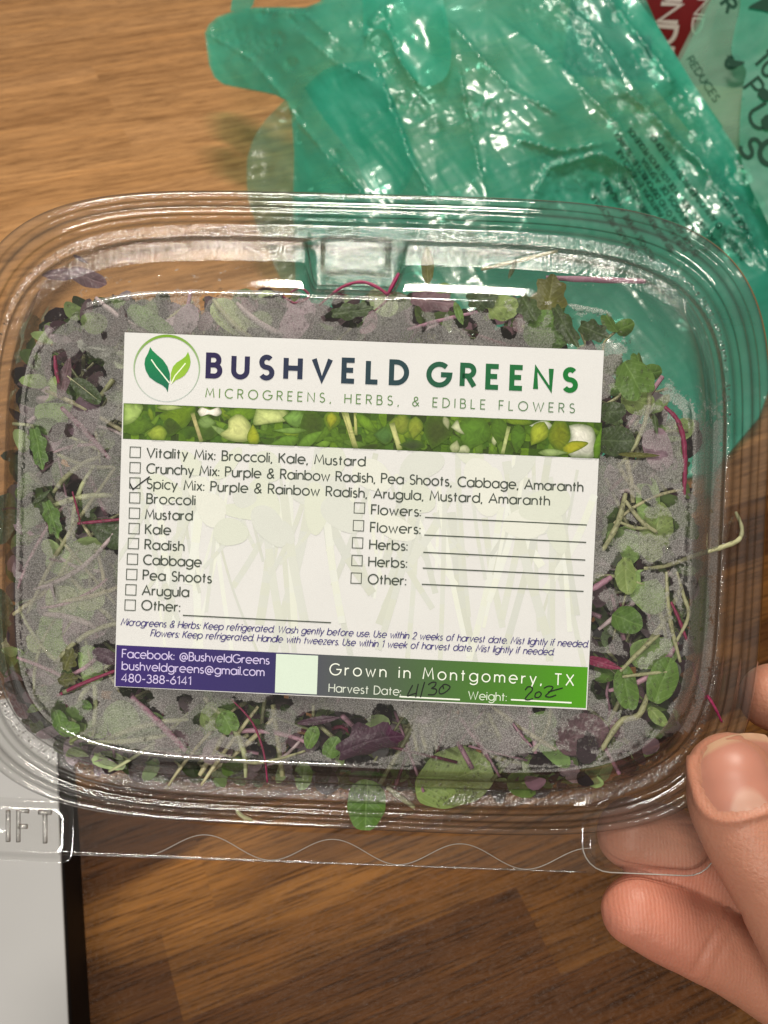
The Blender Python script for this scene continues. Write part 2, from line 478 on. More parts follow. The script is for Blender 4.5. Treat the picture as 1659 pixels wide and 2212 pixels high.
# ------------------------------------------------------------------ single stroke lettering
def A_(cx, cy, rx, ry, a0, a1, n=12):
    return [(cx + rx * cos(math.radians(a0 + (a1 - a0) * k / n)), cy + ry * sin(math.radians(a0 + (a1 - a0) * k / n))) for k in range(n + 1)]
X = .70
R = .35
GL = {
 'A': (.84, [[(0, 0), (.42, 1), (.84, 0)], [(.15, .33), (.69, .33)]]),
 'B': (.56, [[(.3, .53), (0, .53), (0, 1), (.28, 1)] + A_(.28, .765, .22, .235, 90, -90), [(.3, .53)] + A_(.3, .265, .26, .265, 90, -90) + [(0, 0), (0, .53)]]),
 'C': (.80, [A_(.5, .5, .5, .5, 48, 312, 20)]),
 'D': (.72, [[(0, 0), (0, 1), (.22, 1)] + A_(.22, .5, .5, .5, 90, -90, 16) + [(0, 0)]]),
 'E': (.50, [[(.5, 1), (0, 1), (0, 0), (.5, 0)], [(0, .52), (.44, .52)]]),
 'F': (.48, [[(.48, 1), (0, 1), (0, 0)], [(0, .50), (.42, .50)]]),
 'G': (.96, [A_(.5, .5, .5, .5, 48, 360, 22) + [(.58, .5)]]),
 'H': (.68, [[(0, 0), (0, 1)], [(.68, 0), (.68, 1)], [(0, .52), (.68, .52)]]),
 'I': (.02, [[(0, 0), (0, 1)]]),
 'J': (.40, [[(.4, 1), (.4, .22)] + A_(.18, .22, .22, .22, 0, -160)]),
 'K': (.60, [[(0, 0), (0, 1)], [(.58, 1), (.02, .46)], [(.17, .60), (.60, 0)]]),
 'L': (.46, [[(0, 1), (0, 0), (.46, 0)]]),
 'M': (.92, [[(0, 0), (.13, 1), (.46, .25), (.79, 1), (.92, 0)]]),
 'N': (.72, [[(0, 0), (0, 1), (.72, 0), (.72, 1)]]),
 'O': (1.0, [A_(.5, .5, .5, .5, 90, 450, 26)]),
 'P': (.54, [[(0, 0), (0, 1), (.28, 1)] + A_(.28, .745, .26, .255, 90, -90) + [(0, .49)]]),
 'Q': (1.0, [A_(.5, .5, .5, .5, 90, 450, 26), [(.62, .3), (.95, -.02)]]),
 'R': (.58, [[(0, 0), (0, 1), (.28, 1)] + A_(.28, .745, .26, .255, 90, -90) + [(0, .49)], [(.26, .49), (.58, 0)]]),
 'S': (.54, [A_(.27, .755, .235, .245, 38, 250, 12) + A_(.27, .255, .265, .255, 80, -150, 14)]),
 'T': (.60, [[(0, 1), (.60, 1)], [(.30, 1), (.30, 0)]]),
 'U': (.64, [[(0, 1), (0, .32)] + A_(.32, .32, .32, .32, 180, 360, 14) + [(.64, 1)]]),
 'V': (.78, [[(0, 1), (.39, 0), (.78, 1)]]),
 'W': (1.16, [[(0, 1), (.30, 0), (.58, .9), (.86, 0), (1.16, 1)]]),
 'X': (.68, [[(0, 0), (.66, 1)], [(.02, 1), (.68, 0)]]),
 'Y': (.66, [[(0, 1), (.33, .48), (.66, 1)], [(.33, .48), (.33, 0)]]),
 'Z': (.60, [[(.02, 1), (.58, 1), (0, 0), (.60, 0)]]),
 'a': (X, [A_(R, R, R, R, 0, 360, 20), [(X, X), (X, 0)]]),
 'b': (X, [A_(R, R, R, R, 180, 540, 20), [(0, 1.02), (0, 0)]]),
 'c': (.54, [A_(R, R, R, R, 48, 312, 16)]),
 'd': (X, [A_(R, R, R, R, 0, 360, 20), [(X, 1.02), (X, 0)]]),
 'e': (X, [[(.01, .35), (X, .35)] + A_(R, R, R, R, 0, 312, 18)]),
 'f': (.34, [A_(.30, .80, .18, .20, 75, 180, 6) + [(.12, 0)], [(0, .64), (.30, .64)]]),
 'g': (X, [A_(R, R, R, R, 0, 360, 20), [(X, X), (X, 0)] + A_(R, -.02, R, .28, 0, -150, 10)]),
 'h': (.54, [[(0, 1.02), (0, 0)], [(0, .38)] + A_(.27, .38, .27, .28, 180, 0, 12) + [(.54, 0)]]),
 'i': (.02, [[(0, 0), (0, X)], [(0, .86), (0, .98)]]),
 'j': (.14, [[(.12, X), (.12, -.14)] + A_(0, -.14, .12, .14, 0, -90, 6), [(.12, .86), (.12, .98)]]),
 'k': (.46, [[(0, 0), (0, 1.02)], [(.43, X), (.02, .29)], [(.14, .40), (.46, 0)]]),
 'l': (.02, [[(0, 0), (0, 1.02)]]),
 'm': (.90, [[(0, X), (0, 0)], [(0, .42)] + A_(.225, .42, .225, .24, 180, 0, 10) + [(.45, 0)], [(.45, .42)] + A_(.675, .42, .225, .24, 180, 0, 10) + [(.90, 0)]]),
 'n': (.54, [[(0, X), (0, 0)], [(0, .38)] + A_(.27, .38, .27, .28, 180, 0, 12) + [(.54, 0)]]),
 'o': (X, [A_(R, R, R, R, 90, 450, 22)]),
 'p': (X, [A_(R, R, R, R, 180, 540, 20), [(0, X), (0, -.30)]]),
 'q': (X, [A_(R, R, R, R, 0, 360, 20), [(X, X), (X, -.30)]]),
 'r': (.32, [[(0, X), (0, 0)], [(0, .36)] + A_(.26, .38, .26, .27, 180, 75, 8)]),
 's': (.40, [A_(.20, .50, .165, .165, 40, 250, 10) + A_(.20, .165, .195, .170, 80, -150, 12)]),
 't': (.34, [[(.15, .92), (.15, 0)], [(0, .64), (.32, .64)]]),
 'u': (.54, [[(0, X), (0, .27)] + A_(.27, .27, .27, .27, 180, 360, 12) + [(.54, .27)], [(.54, X), (.54, 0)]]),
 'v': (.54, [[(0, X), (.27, 0), (.54, X)]]),
 'w': (.84, [[(0, X), (.22, 0), (.42, .58), (.62, 0), (.84, X)]]),
 'x': (.50, [[(0, 0), (.48, X)], [(.02, X), (.50, 0)]]),
 'y': (.54, [[(0, X), (.28, .02)], [(.54, X), (.15, -.30)]]),
 'z': (.44, [[(.02, X), (.42, X), (0, 0), (.44, 0)]]),
 '0': (.60, [A_(.30, .5, .30, .5, 90, 450, 22)]),
 '1': (.26, [[(0, .80), (.22, 1), (.22, 0)]]),
 '2': (.54, [A_(.27, .73, .26, .27, 170, -35, 12) + [(0, 0), (.54, 0)]]),
 '3': (.52, [A_(.24, .76, .23, .24, 150, -80, 12) + A_(.24, .27, .28, .27, 80, -150, 14)]),
 '4': (.62, [[(.46, 0), (.46, 1), (0, .26), (.62, .26)]]),
 '5': (.52, [[(.46, 1), (.10, 1), (.04, .55)] + A_(.23, .31, .28, .31, 115, -150, 14)]),
 '6': (.58, [[(.42, 1), (.06, .45)] + A_(.29, .29, .29, .29, 145, 505, 18)]),
 '8': (.54, [A_(.27, .76, .22, .24, -90, 270, 16), A_(.27, .26, .27, .26, 90, 450, 18)]),
 ',': (.08, [[(.06, .06), (0, -.16)]]), '.': (.03, [[(0, -.02), (0, .10)]]),
 ':': (.03, [[(0, 0), (0, .12)], [(0, .50), (0, .62)]]), '-': (.32, [[(0, .40), (.32, .40)]]),
 '&': (.70, [[(.70, 0), (.20, .62)] + A_(.36, .79, .19, .21, 210, -30, 12) + [(.16, .47)] + A_(.26, .25, .25, .25, 130, 320, 12) + [(.66, .42)]]),
 '@': (1.0, [A_(.5, .36, .20, .21, 0, 360, 16), [(.70, .57), (.70, .28)] + A_(.83, .28, .12, .13, 180, 350, 6) + A_(.5, .38, .47, .50, 0, 300, 20)]),
 '(': (.18, [A_(.4, .4, .4, .65, 130, 230, 8)]), ')': (.18, [A_(-.2, .4, .4, .65, 50, -50, 8)]),
}
def stroke_faces(pts, w):
    """ribbon polygons (quads) along a polyline, mitred"""
    pts = [Vector((p[0], p[1])) for p in pts]
    q = [pts[0]]
    for p in pts[1:]:
        if (p - q[-1]).length > 1e-6:
            q.append(p)
    pts = q
    n = len(pts)
    closed = n > 3 and (pts[0] - pts[-1]).length < 1e-4
    L, Rr = [], []
    for i in range(n):
        if closed:
            a = (pts[i] - pts[i - 1 if i else n - 2]).normalized()
            b = (pts[i + 1 if i < n - 1 else 1] - pts[i]).normalized()
        else:
            a = (pts[i] - pts[i - 1]).normalized() if i else (pts[1] - pts[0]).normalized()
            b = (pts[i + 1] - pts[i]).normalized() if i < n - 1 else a
        t = (a + b)
        t = t.normalized() if t.length > 1e-5 else a
        nrm = Vector((-t.y, t.x))
        k = min(1.6, 1 / max(.35, abs(nrm.dot(Vector((-a.y, a.x))))))
        L.append(pts[i] + nrm * w / 2 * k)
        Rr.append(pts[i] - nrm * w / 2 * k)
    return [(Rr[i], Rr[i + 1], L[i + 1], L[i]) for i in range(n - 1)]

def text_layout(s, track):
    x = 0
    out = []
    for ch in s:
        if ch == ' ':
            x += .34 + track
            continue
        wd, st = GL[ch]
        out.append((ch, x, st))
        x += wd + track
    return out, x - track

def text_quads(s, width, cap, weight, slant=0.0, lo=.13, hi=.19):
    """quads in units, text fitted to width (tracking adjusted)"""
    _, w0 = text_layout(s, 0.0)
    tr = (width / cap - w0) / max(1, len(s) - 1)
    sx = 1.0
    if tr < lo or tr > hi:
        tr = min(max(tr, lo + .03), hi)
        _, w1 = text_layout(s, tr)
        sx = (width / cap) / w1
    lay, _ = text_layout(s, tr)
    out = []
    for ch, x, st in lay:
        for pl0 in st:
            pl = [((p[0] + x) * sx + p[1] * slant, p[1]) for p in pl0]
            out.append((x * sx * cap, st.index(pl0), [[v * cap for v in q] for q in stroke_faces(pl, weight)]))
    return out

# ------------------------------------------------------------------ palette
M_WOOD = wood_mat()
M_PLASTIC = plastic_mat('clear_plastic')
M_PLASTIC_WET = plastic_mat('clear_plastic_textured', rough=0.13, bump=0.9, bscale=1500, edge=(.10, .095, .085), refl=.17)
M_FOG = fog_mat()
M_INK = ink_mat()
M_SKIN = skin_mat()

# ------------------------------------------------------------------ table
tv, tf = [], []
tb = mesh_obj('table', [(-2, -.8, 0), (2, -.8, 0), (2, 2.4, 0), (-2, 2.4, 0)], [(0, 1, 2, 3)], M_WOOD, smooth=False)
tag(tb, 'brown butcher block wooden table top under everything', 'table', kind='structure')

# ------------------------------------------------------------------ container
box = empty('clamshell_container', BOX)
tag(box, 'clear plastic hinged clamshell of microgreens with a white printed label, held in the hand', 'food container')

NA = 720
def outline(a, bt, bb, n, cx=0.0, cyy=0.0):
    pts = []
    for k in range(NA):
        ph = 2 * pi * k / NA
        c, s = cos(ph), sin(ph)
        b = bt if s >= 0 else bb
        r = 1 / ((abs(c) / a) ** n + (abs(s) / b) ** n) ** (1 / n)
        pts.append((cx + r * c, cyy + r * s))
    return pts

OUT = (878, 708, 664, 4.7)
def inset(s):
    return outline(OUT[0] - s * 1.15, OUT[1] - s, OUT[2] - s * .9, OUT[3])
FOOT = outline(790, 616, 566, 4.8)
FACE = outline(728, 496, 520, 5.2)
NOTCH = -15.0

def wall_loop(t):
    r = []
    for (x0, y0), (x1, y1) in zip(FOOT, FACE):
        x, y = x0 + (x1 - x0) * t, y0 + (y1 - y0) * t
        if y > 350:
            wgt = sstep(112, 82, abs(x - NOTCH))
            y = y * (1 - wgt) + (y1 + (y - y1) * .16) * wgt
        r.append((x, y))
    return r

rim_prof = [(0, -140), (0, -106), (2, -98), (7, -93), (13, -94), (17, -101), (19, -114), (23, -118), (28, -115), (31, -102), (33, -93), (38, -88), (44, -89), (48, -96), (50, -112), (54, -118), (59, -116), (63, -106), (66, -97), (70, -93), (76, -93)]
wall_prof = [(0, -93), (.02, -91), (.05, -82), (.08, -66), (.10, -62), (.14, -59), (.40, -55), (.44, -52), (.48, -44), (.60, -32), (.88, -4), (.93, -1.5), (.96, -.5), (1, 0)]
def loops_for(dz=0.0, skip=0, face_steps=6):
    lp = []
    for s_, z in rim_prof[skip:]:
        lp.append([(x, y, z + dz) for x, y in inset(s_)])
    for t, z in wall_prof:
        lp.append([(x, y, z + dz) for x, y in wall_loop(t)])
    for k in range(0, face_steps + 1):
        q = 1 - k / (face_steps + .02) if k else .988
        lp.append([(x * q, y * q, dz) for x, y in FACE])
    return lp

def loft(name, lp, mat, parent, attrs=None, cap=False):
    v, f = [], []
    for l in lp:
        v += [(x * (1 - z / 2200) * S, y * (1 - z / 2200) * S, z * S) for x, y, z in l]
    n = len(lp[0])
    for a in range(len(lp) - 1):
        for b in range(n):
            b2 = (b + 1) % n
            f.append((a * n + b, a * n + b2, (a + 1) * n + b2, (a + 1) * n + b))
    if cap:
        e = (len(lp) - 1) * n
        f.append(tuple(range(e, e + n)))
    return mesh_obj(name, v, f, mat, parent, True, attrs)

lid = loft('lid', loops_for(), M_PLASTIC, box, cap=True)
lid.data.materials.append(M_PLASTIC_WET)
_l0, _l1 = len(rim_prof) - 2, len(rim_prof) + 7          # misted ring and ledge
lid.data.polygons.foreach_set('material_index', [1 if _l0 <= i // NA < _l1 else 0 for i in range(len(lid.data.polygons))])

# the tray behind the lid
tray_prof = [(0, -134), (22, -136), (26, -124), (34, -122), (52, -124), (58, -136), (92, -140), (100, -170), (118, -330), (128, -440), (150, -500), (190, -520)]
tl_ = [[(x, y, z) for x, y in inset(s_)] for s_, z in tray_prof]
loft('tray', tl_, M_PLASTIC, box, cap=True)

# latch button in the notch at the top edge of the lid
def soft_block(cx, cy_, hw, hh, z0, z1, taper=14, rad=10, n=6):
    def rr(hw, hh, r, z):
        p = []
        for (sx, sy, a0) in ((1, 1, 0), (-1, 1, 90), (-1, -1, 180), (1, -1, 270)):
            for k in range(n + 1):
                a = math.radians(a0 + 90 * k / n)
                p.append((cx + sx * (hw - r) + r * cos(a), cy_ + sy * (hh - r) + r * sin(a), z))
        return p
    return [rr(hw, hh, rad, z0), rr(hw - 2, hh - 2, rad, z0 + 3), rr(hw - taper * .7, hh - taper * .7, rad * .9, z1 - 6), rr(hw - taper, hh - taper, rad * .8, z1 - 1), rr(hw - taper - 4, hh - taper - 4, rad * .6, z1)]
loft('latch_button', soft_block(NOTCH, 578, 76, 42, -92, -46), M_PLASTIC_WET, box, cap=True)

# tear strip below the rim, and the two lift tabs
def lidpt(x, y, z):
    a, b = lid_xy(x, y)
    k = (F * S - z * S) / (F * S)
    return (a * k * S, b * k * S, z * S)
ZT = -122
tb_ = MB()
top = [lidpt(x, 1700 + 90 * ((x - 60) / 1440) ** .5 if x > 60 else 1700, ZT) for x in range(120, 1300, 40)]
xs = list(range(120, 1300, 20))
def strip_bottom(x): return 1850 + (x - 140) * .0352
def strip_top(x):
    lx = x - 760
    return 1808 - 90 * abs(lx / 760) ** 2.6 + lx * .035
rows = [[lidpt(x, strip_top(x) * (1 - t) + strip_bottom(x) * t, ZT + 8 * t) for x in xs] for t in (0, .15, .3, .5, .7, .85, .95, 1)]
rows.append([lidpt(x, strip_bottom(x) + 3, ZT + 5) for x in xs])
tb_.grid(rows)
tb_.build('tear_strip', M_PLASTIC, box, True)
M_EDGE = simple_mat('plastic_edge', (0.36, 0.34, 0.31), 0.25, 0.8)
wv = MB()
wpts = [Vector(lidpt(x, strip_bottom(x) - 27 - 25 * cos((x - 430 - (x - 430) * .0) / 276 * 2 * pi * 1.0 - .2), ZT + 11)) for x in range(320, 1278, 8)]
wv.tube(wpts, .95 * S, 6)
wv.build('perforation_wave', M_EDGE, box, True)
ed = MB()
ed.tube([lidpt(x, strip_bottom(x), ZT + 8) for x in range(150, 1290, 30)], 1.8 * S, 6)
ed.build('strip_edge', M_PLASTIC_WET, box, True)

def tab(cx, cy_, hw, hh, rad):
    a, b = lid_xy(cx, cy_)
    lp = soft_block(a, b, hw + 8, hh + 8, -122, -121, 0, rad)[:1]
    lp += soft_block(a, b, hw, hh, -122, -110, 10, rad)
    lp += [[(x + (a - x) * .1, y + (b - y) * .22, -114) for x, y, z in lp[-1]]]
    return lp
loft('lift_tab', tab(10, 1796, 138, 62, 26), M_PLASTIC, box, cap=True)
loft('lift_tab', tab(1395, 1812, 138, 74, 58), M_PLASTIC, box, cap=True)
for (cx, cy_, hw, hh, rad) in ((1395, 1812, 144, 80, 62),):
    a, b_ = lid_xy(cx, cy_)
    lpp = soft_block(a * 1.004, b_ * 1.004, hw, hh, -110, -110, 0, rad)[0]
    lp_ = MB()
    lp_.tube([(x * S * 1.05, y * S * 1.05, z * S) for x, y, z in lpp[len(lpp) // 2:] + lpp[:1]], 1.5 * S, 6)
    lp_.build('tab_lip', M_EDGE, box, True)
for ch, cx0 in (('L', -48), ('I', 12), ('F', 34), ('T', 108)):
    em = MB()
    for pl in GL[ch][1]:
        pts = [lidpt(cx0 + (p[0] * 46) + (0 if ch != 'T' else -30), 1822 - p[1] * 66 + cx0 * .035, -108) for p in pl]
        em.tube(catmull(pts, 3) if len(pts) > 6 else pts, 5.5 * S, 8)
    em.build('embossed_letter', M_PLASTIC_WET, box, True)

# condensation film inside the lid
CLEAR = []      # (x, y, rx, ry, angle, strength) in photo units, filled by the leaves that touch the lid
def fog_at(x, y):
    f = 1.0
    # clear corner at the upper right
    cl = sstep(-40, 30, (x - 1270) * .62 + (760 - y) * .42 - (60 if y < 760 else 60 + (y - 760) * .25)) if x > 1180 and y < 1010 else 0
    f -= cl * (1 - sstep(940, 1000, y))
    for cx, cy_, rx, ry, an, st in CLEAR:
        dx, dy = x - cx, y - cy_
        if abs(dx) > 150 or abs(dy) > 150:
            continue
        u = (dx * cos(an) + dy * sin(an)) / rx
        v = (-dx * sin(an) + dy * cos(an)) / ry
        q = u * u + v * v
        if q < 2.2:
            f -= st * sstep(2.0, .35, q)
    return max(0, f)

# ------------------------------------------------------------------ microgreens
M_LEAF = leaf_mat('leaf_green', lin(84, 126, 48), lin(122, 160, 70))
M_LEAFD = leaf_mat('leaf_dark_green', lin(42, 62, 28), lin(74, 96, 44), 0.2)
M_OLIVE = leaf_mat('leaf_olive', lin(84, 88, 30), lin(120, 122, 48))
M_PALE = leaf_mat('leaf_pale_green', lin(140, 172, 92), lin(176, 198, 118), 0.45)
M_PURP = leaf_mat('leaf_purple', lin(52, 28, 48), lin(84, 52, 72), 0.15)
M_MAUVE = leaf_mat('leaf_mauve', lin(92, 62, 74), lin(130, 100, 108), 0.25)
M_MAG = leaf_mat('stem_magenta', lin(120, 20, 62), lin(150, 40, 86), 0.1)
M_PINK = leaf_mat('stem_pink', lin(186, 130, 160), lin(206, 160, 180), 0.3)
M_STEM = leaf_mat('stem_pale', lin(176, 178, 130), lin(206, 204, 164), 0.3)
MATS = dict(g=M_LEAF, d=M_LEAFD, o=M_OLIVE, p=M_PALE, u=M_PURP, m=M_MAUVE, M=M_MAG, k=M_PINK, s=M_STEM)

def leaf_r(shape, a):
    """outline radius at angle a (0 = tip), length 1 along the tip axis"""
    c = cos(a)
    if shape == 'round':
        return .5
    if shape == 'heart':
        return .5 * (1 - .34 * math.exp(-((abs(a)) / .34) ** 2))
    if shape == 'pear':
        return .5 * (1 - .16 * (1 - c) * .9 + .05 * cos(2 * a))
    if shape == 'oak':
        return .5 * (1 + .13 * cos(7 * a) * (.4 + abs(sin(a))))
    if shape == 'point':
        return .5 * (1 - .30 * abs(sin(a)) ** 1.2)
    return .5

def leaf_geo(shape, L, W, bend, cup, seed):
    rnd = random.Random(seed)
    ph, ph2 = rnd.random() * 6, rnd.random() * 6
    n, rings = 36, 6
    v, f = [(0, 0, 0)], []
    for r in range(1, rings + 1):
        for k in range(n):
            a = 2 * pi * k / n
            rad = leaf_r(shape, a if a < pi else a - 2 * pi) * r / rings
            rad *= 1 + .035 * sin(3 * a + ph) + .02 * sin(8 * a + ph2)
            y, x = rad * cos(a), rad * sin(a)
            if shape == 'point':
                x *= (1 - 1.3 * max(0, y) ** 1.3)
            X_, Y_ = x * W, y * L
            z = bend * (y * y) * L - cup * (x * x) * W * 2 + .015 * L * sin(9 * y + ph) * sin(6 * x + ph2) + .02 * L * math.exp(-(x / .06) ** 2) * -1
            v.append((X_, Y_, z))
    for k in range(n):
        f.append((0, 1 + k, 1 + (k + 1) % n))
    for r in range(rings - 1):
        for k in range(n):
            a0, b0 = 1 + r * n + k, 1 + r * n + (k + 1) % n
            f.append((a0, a0 + n, b0 + n, b0))
    return v, f

def leaf_frame(x, y, z, ang, tilt=0.0, roll=0.0):
    m = CAMR.to_4x4() @ Matrix.Rotation(math.radians(ang - 90), 4, 'Z') @ Matrix.Rotation(math.radians(tilt), 4, 'X') @ Matrix.Rotation(math.radians(roll), 4, 'Y')
    return Matrix.Translation(P(x, y, z)) @ m

LS = [0]
def leaf(label, x, y, L, W, ang, mat, shape='round', z=-16, tilt=0, roll=0, clear=0.0, bend=.15, cup=.1, name='microgreen_leaf', top=True, vein=None, parent=None):
    LS[0] += 1
    v, f = leaf_geo(shape, L * S, W * S, bend, cup, LS[0])
    o = mesh_obj(name, v, f, MATS[mat])
    o.matrix_world = leaf_frame(x, y, z, ang, tilt, roll)
    if top:
        tag(o, label, 'microgreen leaf')
    if clear:
        CLEAR.append((x, y, W * .5 + 5, L * .5 + 5, math.radians(90 - ang), clear))
    if vein:
        b = MB()
        b.tube([(0, L * S * t, .0006 * bool(1) * .25 + .15 * t * t * L * S) for t in (-.5, -.25, 0, .2, .42)], [1.3 * S, 1.2 * S, S, .8 * S, .4 * S], 6)
        vo = b.build('vein', MATS[vein], o, True)
    return o

def stem(label, pts, w_, mat, z=-18, clear=0.0, name='microgreen_shoot', top=True, dz=0, taper=.6):
    n = len(pts)
    pp = catmull([P(px, py, z + dz * i / max(1, n - 1)) for i, (px, py) in enumerate(pts)], 6)
    b = MB()
    rr = [w_ / 2 * S * (taper + (1 - taper) * sin(pi * (k + .8) / (len(pp) + .6))) * (1 + .10 * sin(k * 1.9)) for k in range(len(pp))]
    o0 = pp[0]
    b.tube([p - o0 for p in pp], rr, 8)
    o = b.build(name, MATS[mat], None, True)
    o.location = o0
    if top:
        tag(o, label, 'microgreen shoot')
    if clear:
        for i in range(n - 1):
            (x0, y0), (x1, y1) = pts[i], pts[i + 1]
            ll = math.hypot(x1 - x0, y1 - y0)
            CLEAR.append(((x0 + x1) / 2, (y0 + y1) / 2, ll / 2 + 6, w_ * .6 + 5, math.atan2(y1 - y0, x1 - x0), clear))
    return o

def spot(x, y, rx, ry, an=0, st=1.0):
    CLEAR.append((x, y, rx, ry, math.radians(an), st))

# left of the label
leaf('dark green veined leaf pressed to the fogged lid, left of the printed leaf logo', 182, 840, 90, 46, -38, 'd', 'pear', -10, clear=1.1, vein='s')
leaf('pale grey green leaf fold beside the dark veined leaf at upper left', 140, 815, 95, 40, 75, 'm', 'point', -26, clear=.35)
stem('magenta red edge of the leaf at upper left of the label', [(119, 768), (122, 800), (128, 828)], 9, 'M', -14, clear=.9)
leaf('small toothed bright green leaf alone near the left wall of the lid', 83, 967, 92, 36, -78, 'g', 'oak', -10, clear=1.0)
leaf('toothed green leaf beside a dark wet patch, left of the Mustard checkbox', 113, 1120, 84, 34, -72, 'g', 'oak', -9, clear=1.05)
leaf('little dark green leaf crossing a dark wet patch near the left wall', 92, 1072, 46, 16, 38, 'd', 'point', -9, clear=1.0)
stem('pink stem slanting through the fog left of the green photo strip', [(133, 880), (165, 912), (200, 948), (238, 992)], 13, 'k', -20, clear=.30)
stem('long pale stem slanting from the left wall up to the label edge', [(60, 1325), (110, 1220), (165, 1130), (250, 1010)], 10, 's', -26)
stem('pale stem slanting down right below the magenta stalk at left', [(118, 1150), (170, 1210), (250, 1305)], 8, 's', -28)
stem('magenta stalk pointing left from the label edge beside Mustard', [(168, 1131), (210, 1127), (268, 1121)], 8, 'M', -10, clear=1.0)
leaf('dark green leaf partly under the left label edge beside Kale', 240, 1152, 90, 62, -30, 'd', 'round', -22, clear=.9)
stem('short thin brown red stem above the magenta stalk', [(157, 1062), (166, 1095), (174, 1128)], 5, 'M', -10, clear=.9)
stem('magenta stalk lying below left of the purple label bar', [(124, 1503), (180, 1476), (252, 1448)], 9, 'M', -10, clear=.9)
leaf('olive leaf in a cleared patch left of the purple label bar', 148, 1425, 52, 36, 70, 'o', 'oak', -14, clear=.95)
leaf('olive leaf below the magenta stalk at lower left', 145, 1468, 46, 30, 10, 'o', 'oak', -14, clear=.8)
leaf('dark purple leaf tucked under the left end of the purple label bar', 228, 1418, 62, 34, -20, 'u', 'round', -14, clear=.8)
# bottom
stem('pink stem slanting down under the purple label bar', [(285, 1505), (330, 1548), (372, 1590), (402, 1622)], 15, 'k', -16, clear=.55)
leaf('pale grey green half of a cotyledon pair below the label', 462, 1548, 66, 62, 60, 'p', 'heart', -28, clear=.15)
leaf('green round half of a cotyledon pair below the label', 492, 1562, 56, 50, -60, 'g', 'heart', -10, clear=1.0)
leaf('small green leaf left of the wall ridge at the lower left corner', 128, 1555, 60, 44, -70, 'g', 'pear', -14, clear=.9)
leaf('second small green leaf at the lower left corner beside the ridge', 150, 1575, 48, 34, 10, 'g', 'round', -12, clear=.9)
leaf('small round green leaf hugging the lower left lid wall', 182, 1527, 36, 30, 0, 'g', 'round', -12, clear=.5)
stem('pale looping stem below the cotyledon pair', [(470, 1625), (540, 1648), (600, 1640), (660, 1622)], 7, 's', -16, clear=.8)
stem('thin dark red stem running down below the label', [(500, 1510), (545, 1560), (570, 1625), (578, 1690)], 5, 'M', -10, clear=.7)
leaf('green cotyledon below the label, upper of two small ones', 672, 1596, 58, 38, 70, 'g', 'pear', -12, clear=.9)
leaf('small green cotyledon right of the upper small one', 718, 1615, 52, 40, 60, 'g', 'round', -13, clear=.6)
leaf('faint green leaf behind the lower lid wall', 655, 1680, 74, 50, 85, 'g', 'pear', -100)
leaf('crinkled dark purple leaf below the label', 800, 1602, 150, 70, 18, 'u', 'oak', -12, 10, 14, clear=1.15, bend=.5, cup=.5)
leaf('purple brown leaf tip above the small cotyledons', 690, 1556, 96, 26, 8, 'u', 'point', -12, clear=.9)
leaf('large pale green leaf across the lower lid wall', 982, 1682, 184, 134, 20, 'p', 'round', -95, clear=.75)
leaf('pear shaped mid green leaf hanging below the lower lid wall', 792, 1728, 128, 108, -92, 'g', 'pear', -101)
stem('white stem between the pear shaped leaf and the large pale leaf', [(836, 1700), (865, 1722), (896, 1744)], 12, 's', -112)
stem('small pale stem bit lying low on the rim of the container', [(512, 1752), (525, 1764), (545, 1772)], 9, 's', -84)
leaf('grey green leaf under the fog right of the large pale leaf', 1258, 1588, 120, 90, 20, 'm', 'round', -40, clear=.55)
stem('thin pink stem below the right end of the label', [(1108, 1562), (1128, 1590), (1150, 1614)], 6, 'k', -12, clear=.4)
# right of the label
leaf('bright green heart shaped leaf at the upper right of the label', 1372, 822, 92, 82, -60, 'g', 'heart', -9, clear=1.1)
leaf('pale lower lobe under the bright green heart shaped leaf', 1378, 868, 74, 56, -10, 'p', 'round', -34, clear=.35)
leaf('dark green round leaf at the right end of the photo strip, upper one', 1322, 890, 60, 46, 10, 'd', 'round', -11, clear=.9)
leaf('dark green round leaf at the right end of the photo strip, lower one', 1328, 952, 88, 66, 0, 'd', 'round', -12, clear=.9)
leaf('slim olive leaf right of the dark round leaves', 1382, 983, 92, 16, -2, 'o', 'point', -11, clear=.9)
leaf('small narrow green leaf beside the magenta stem at right', 1416, 916, 46, 20, -80, 'd', 'point', -12, clear=.7)
stem('curved magenta stem beside the right lid wall', [(1436, 878), (1462, 905), (1476, 945), (1480, 1000), (1478, 1070)], 12, 'M', -12, clear=.9)
stem('yellow white stem with a curled end crossing the right lid wall', [(1392, 1228), (1440, 1222), (1500, 1200), (1560, 1182), (1596, 1166), (1603, 1140), (1590, 1106)], 11, 's', -8, clear=.5, dz=-120)
leaf('rounded yellow green cotyledon right of the Other line', 1352, 1238, 88, 56, -85, 'p', 'pear', -11, clear=.95)
leaf('pale green leaf under the fog near the right wall', 1418, 1150, 130, 72, 80, 'p', 'round', -22, clear=.3)
stem('pale stem hanging down near the right lid wall, left one', [(1440, 1235), (1443, 1300), (1452, 1360), (1470, 1430)], 10, 's', -14, clear=.6)
stem('pale stem hanging down near the right lid wall, bent one', [(1462, 1235), (1478, 1290), (1488, 1330), (1462, 1385)], 9, 's', -15, clear=.6)
stem('pale stem slanting from the label edge beside Flowers', [(1302, 1190), (1335, 1130), (1352, 1065)], 13, 's', -13, clear=.8)
stem('pale forked stem over a dark hole right of the Flowers lines', [(1350, 1080), (1385, 1125), (1420, 1150)], 10, 's', -12, clear=.8)
stem('short pale stem under the forked one right of the label', [(1332, 1125), (1372, 1140), (1402, 1140)], 8, 's', -12, clear=.8)
stem('pink white stem tip poking out of the right label edge', [(1272, 1278), (1300, 1260), (1322, 1246)], 14, 'k', -10, clear=.95)
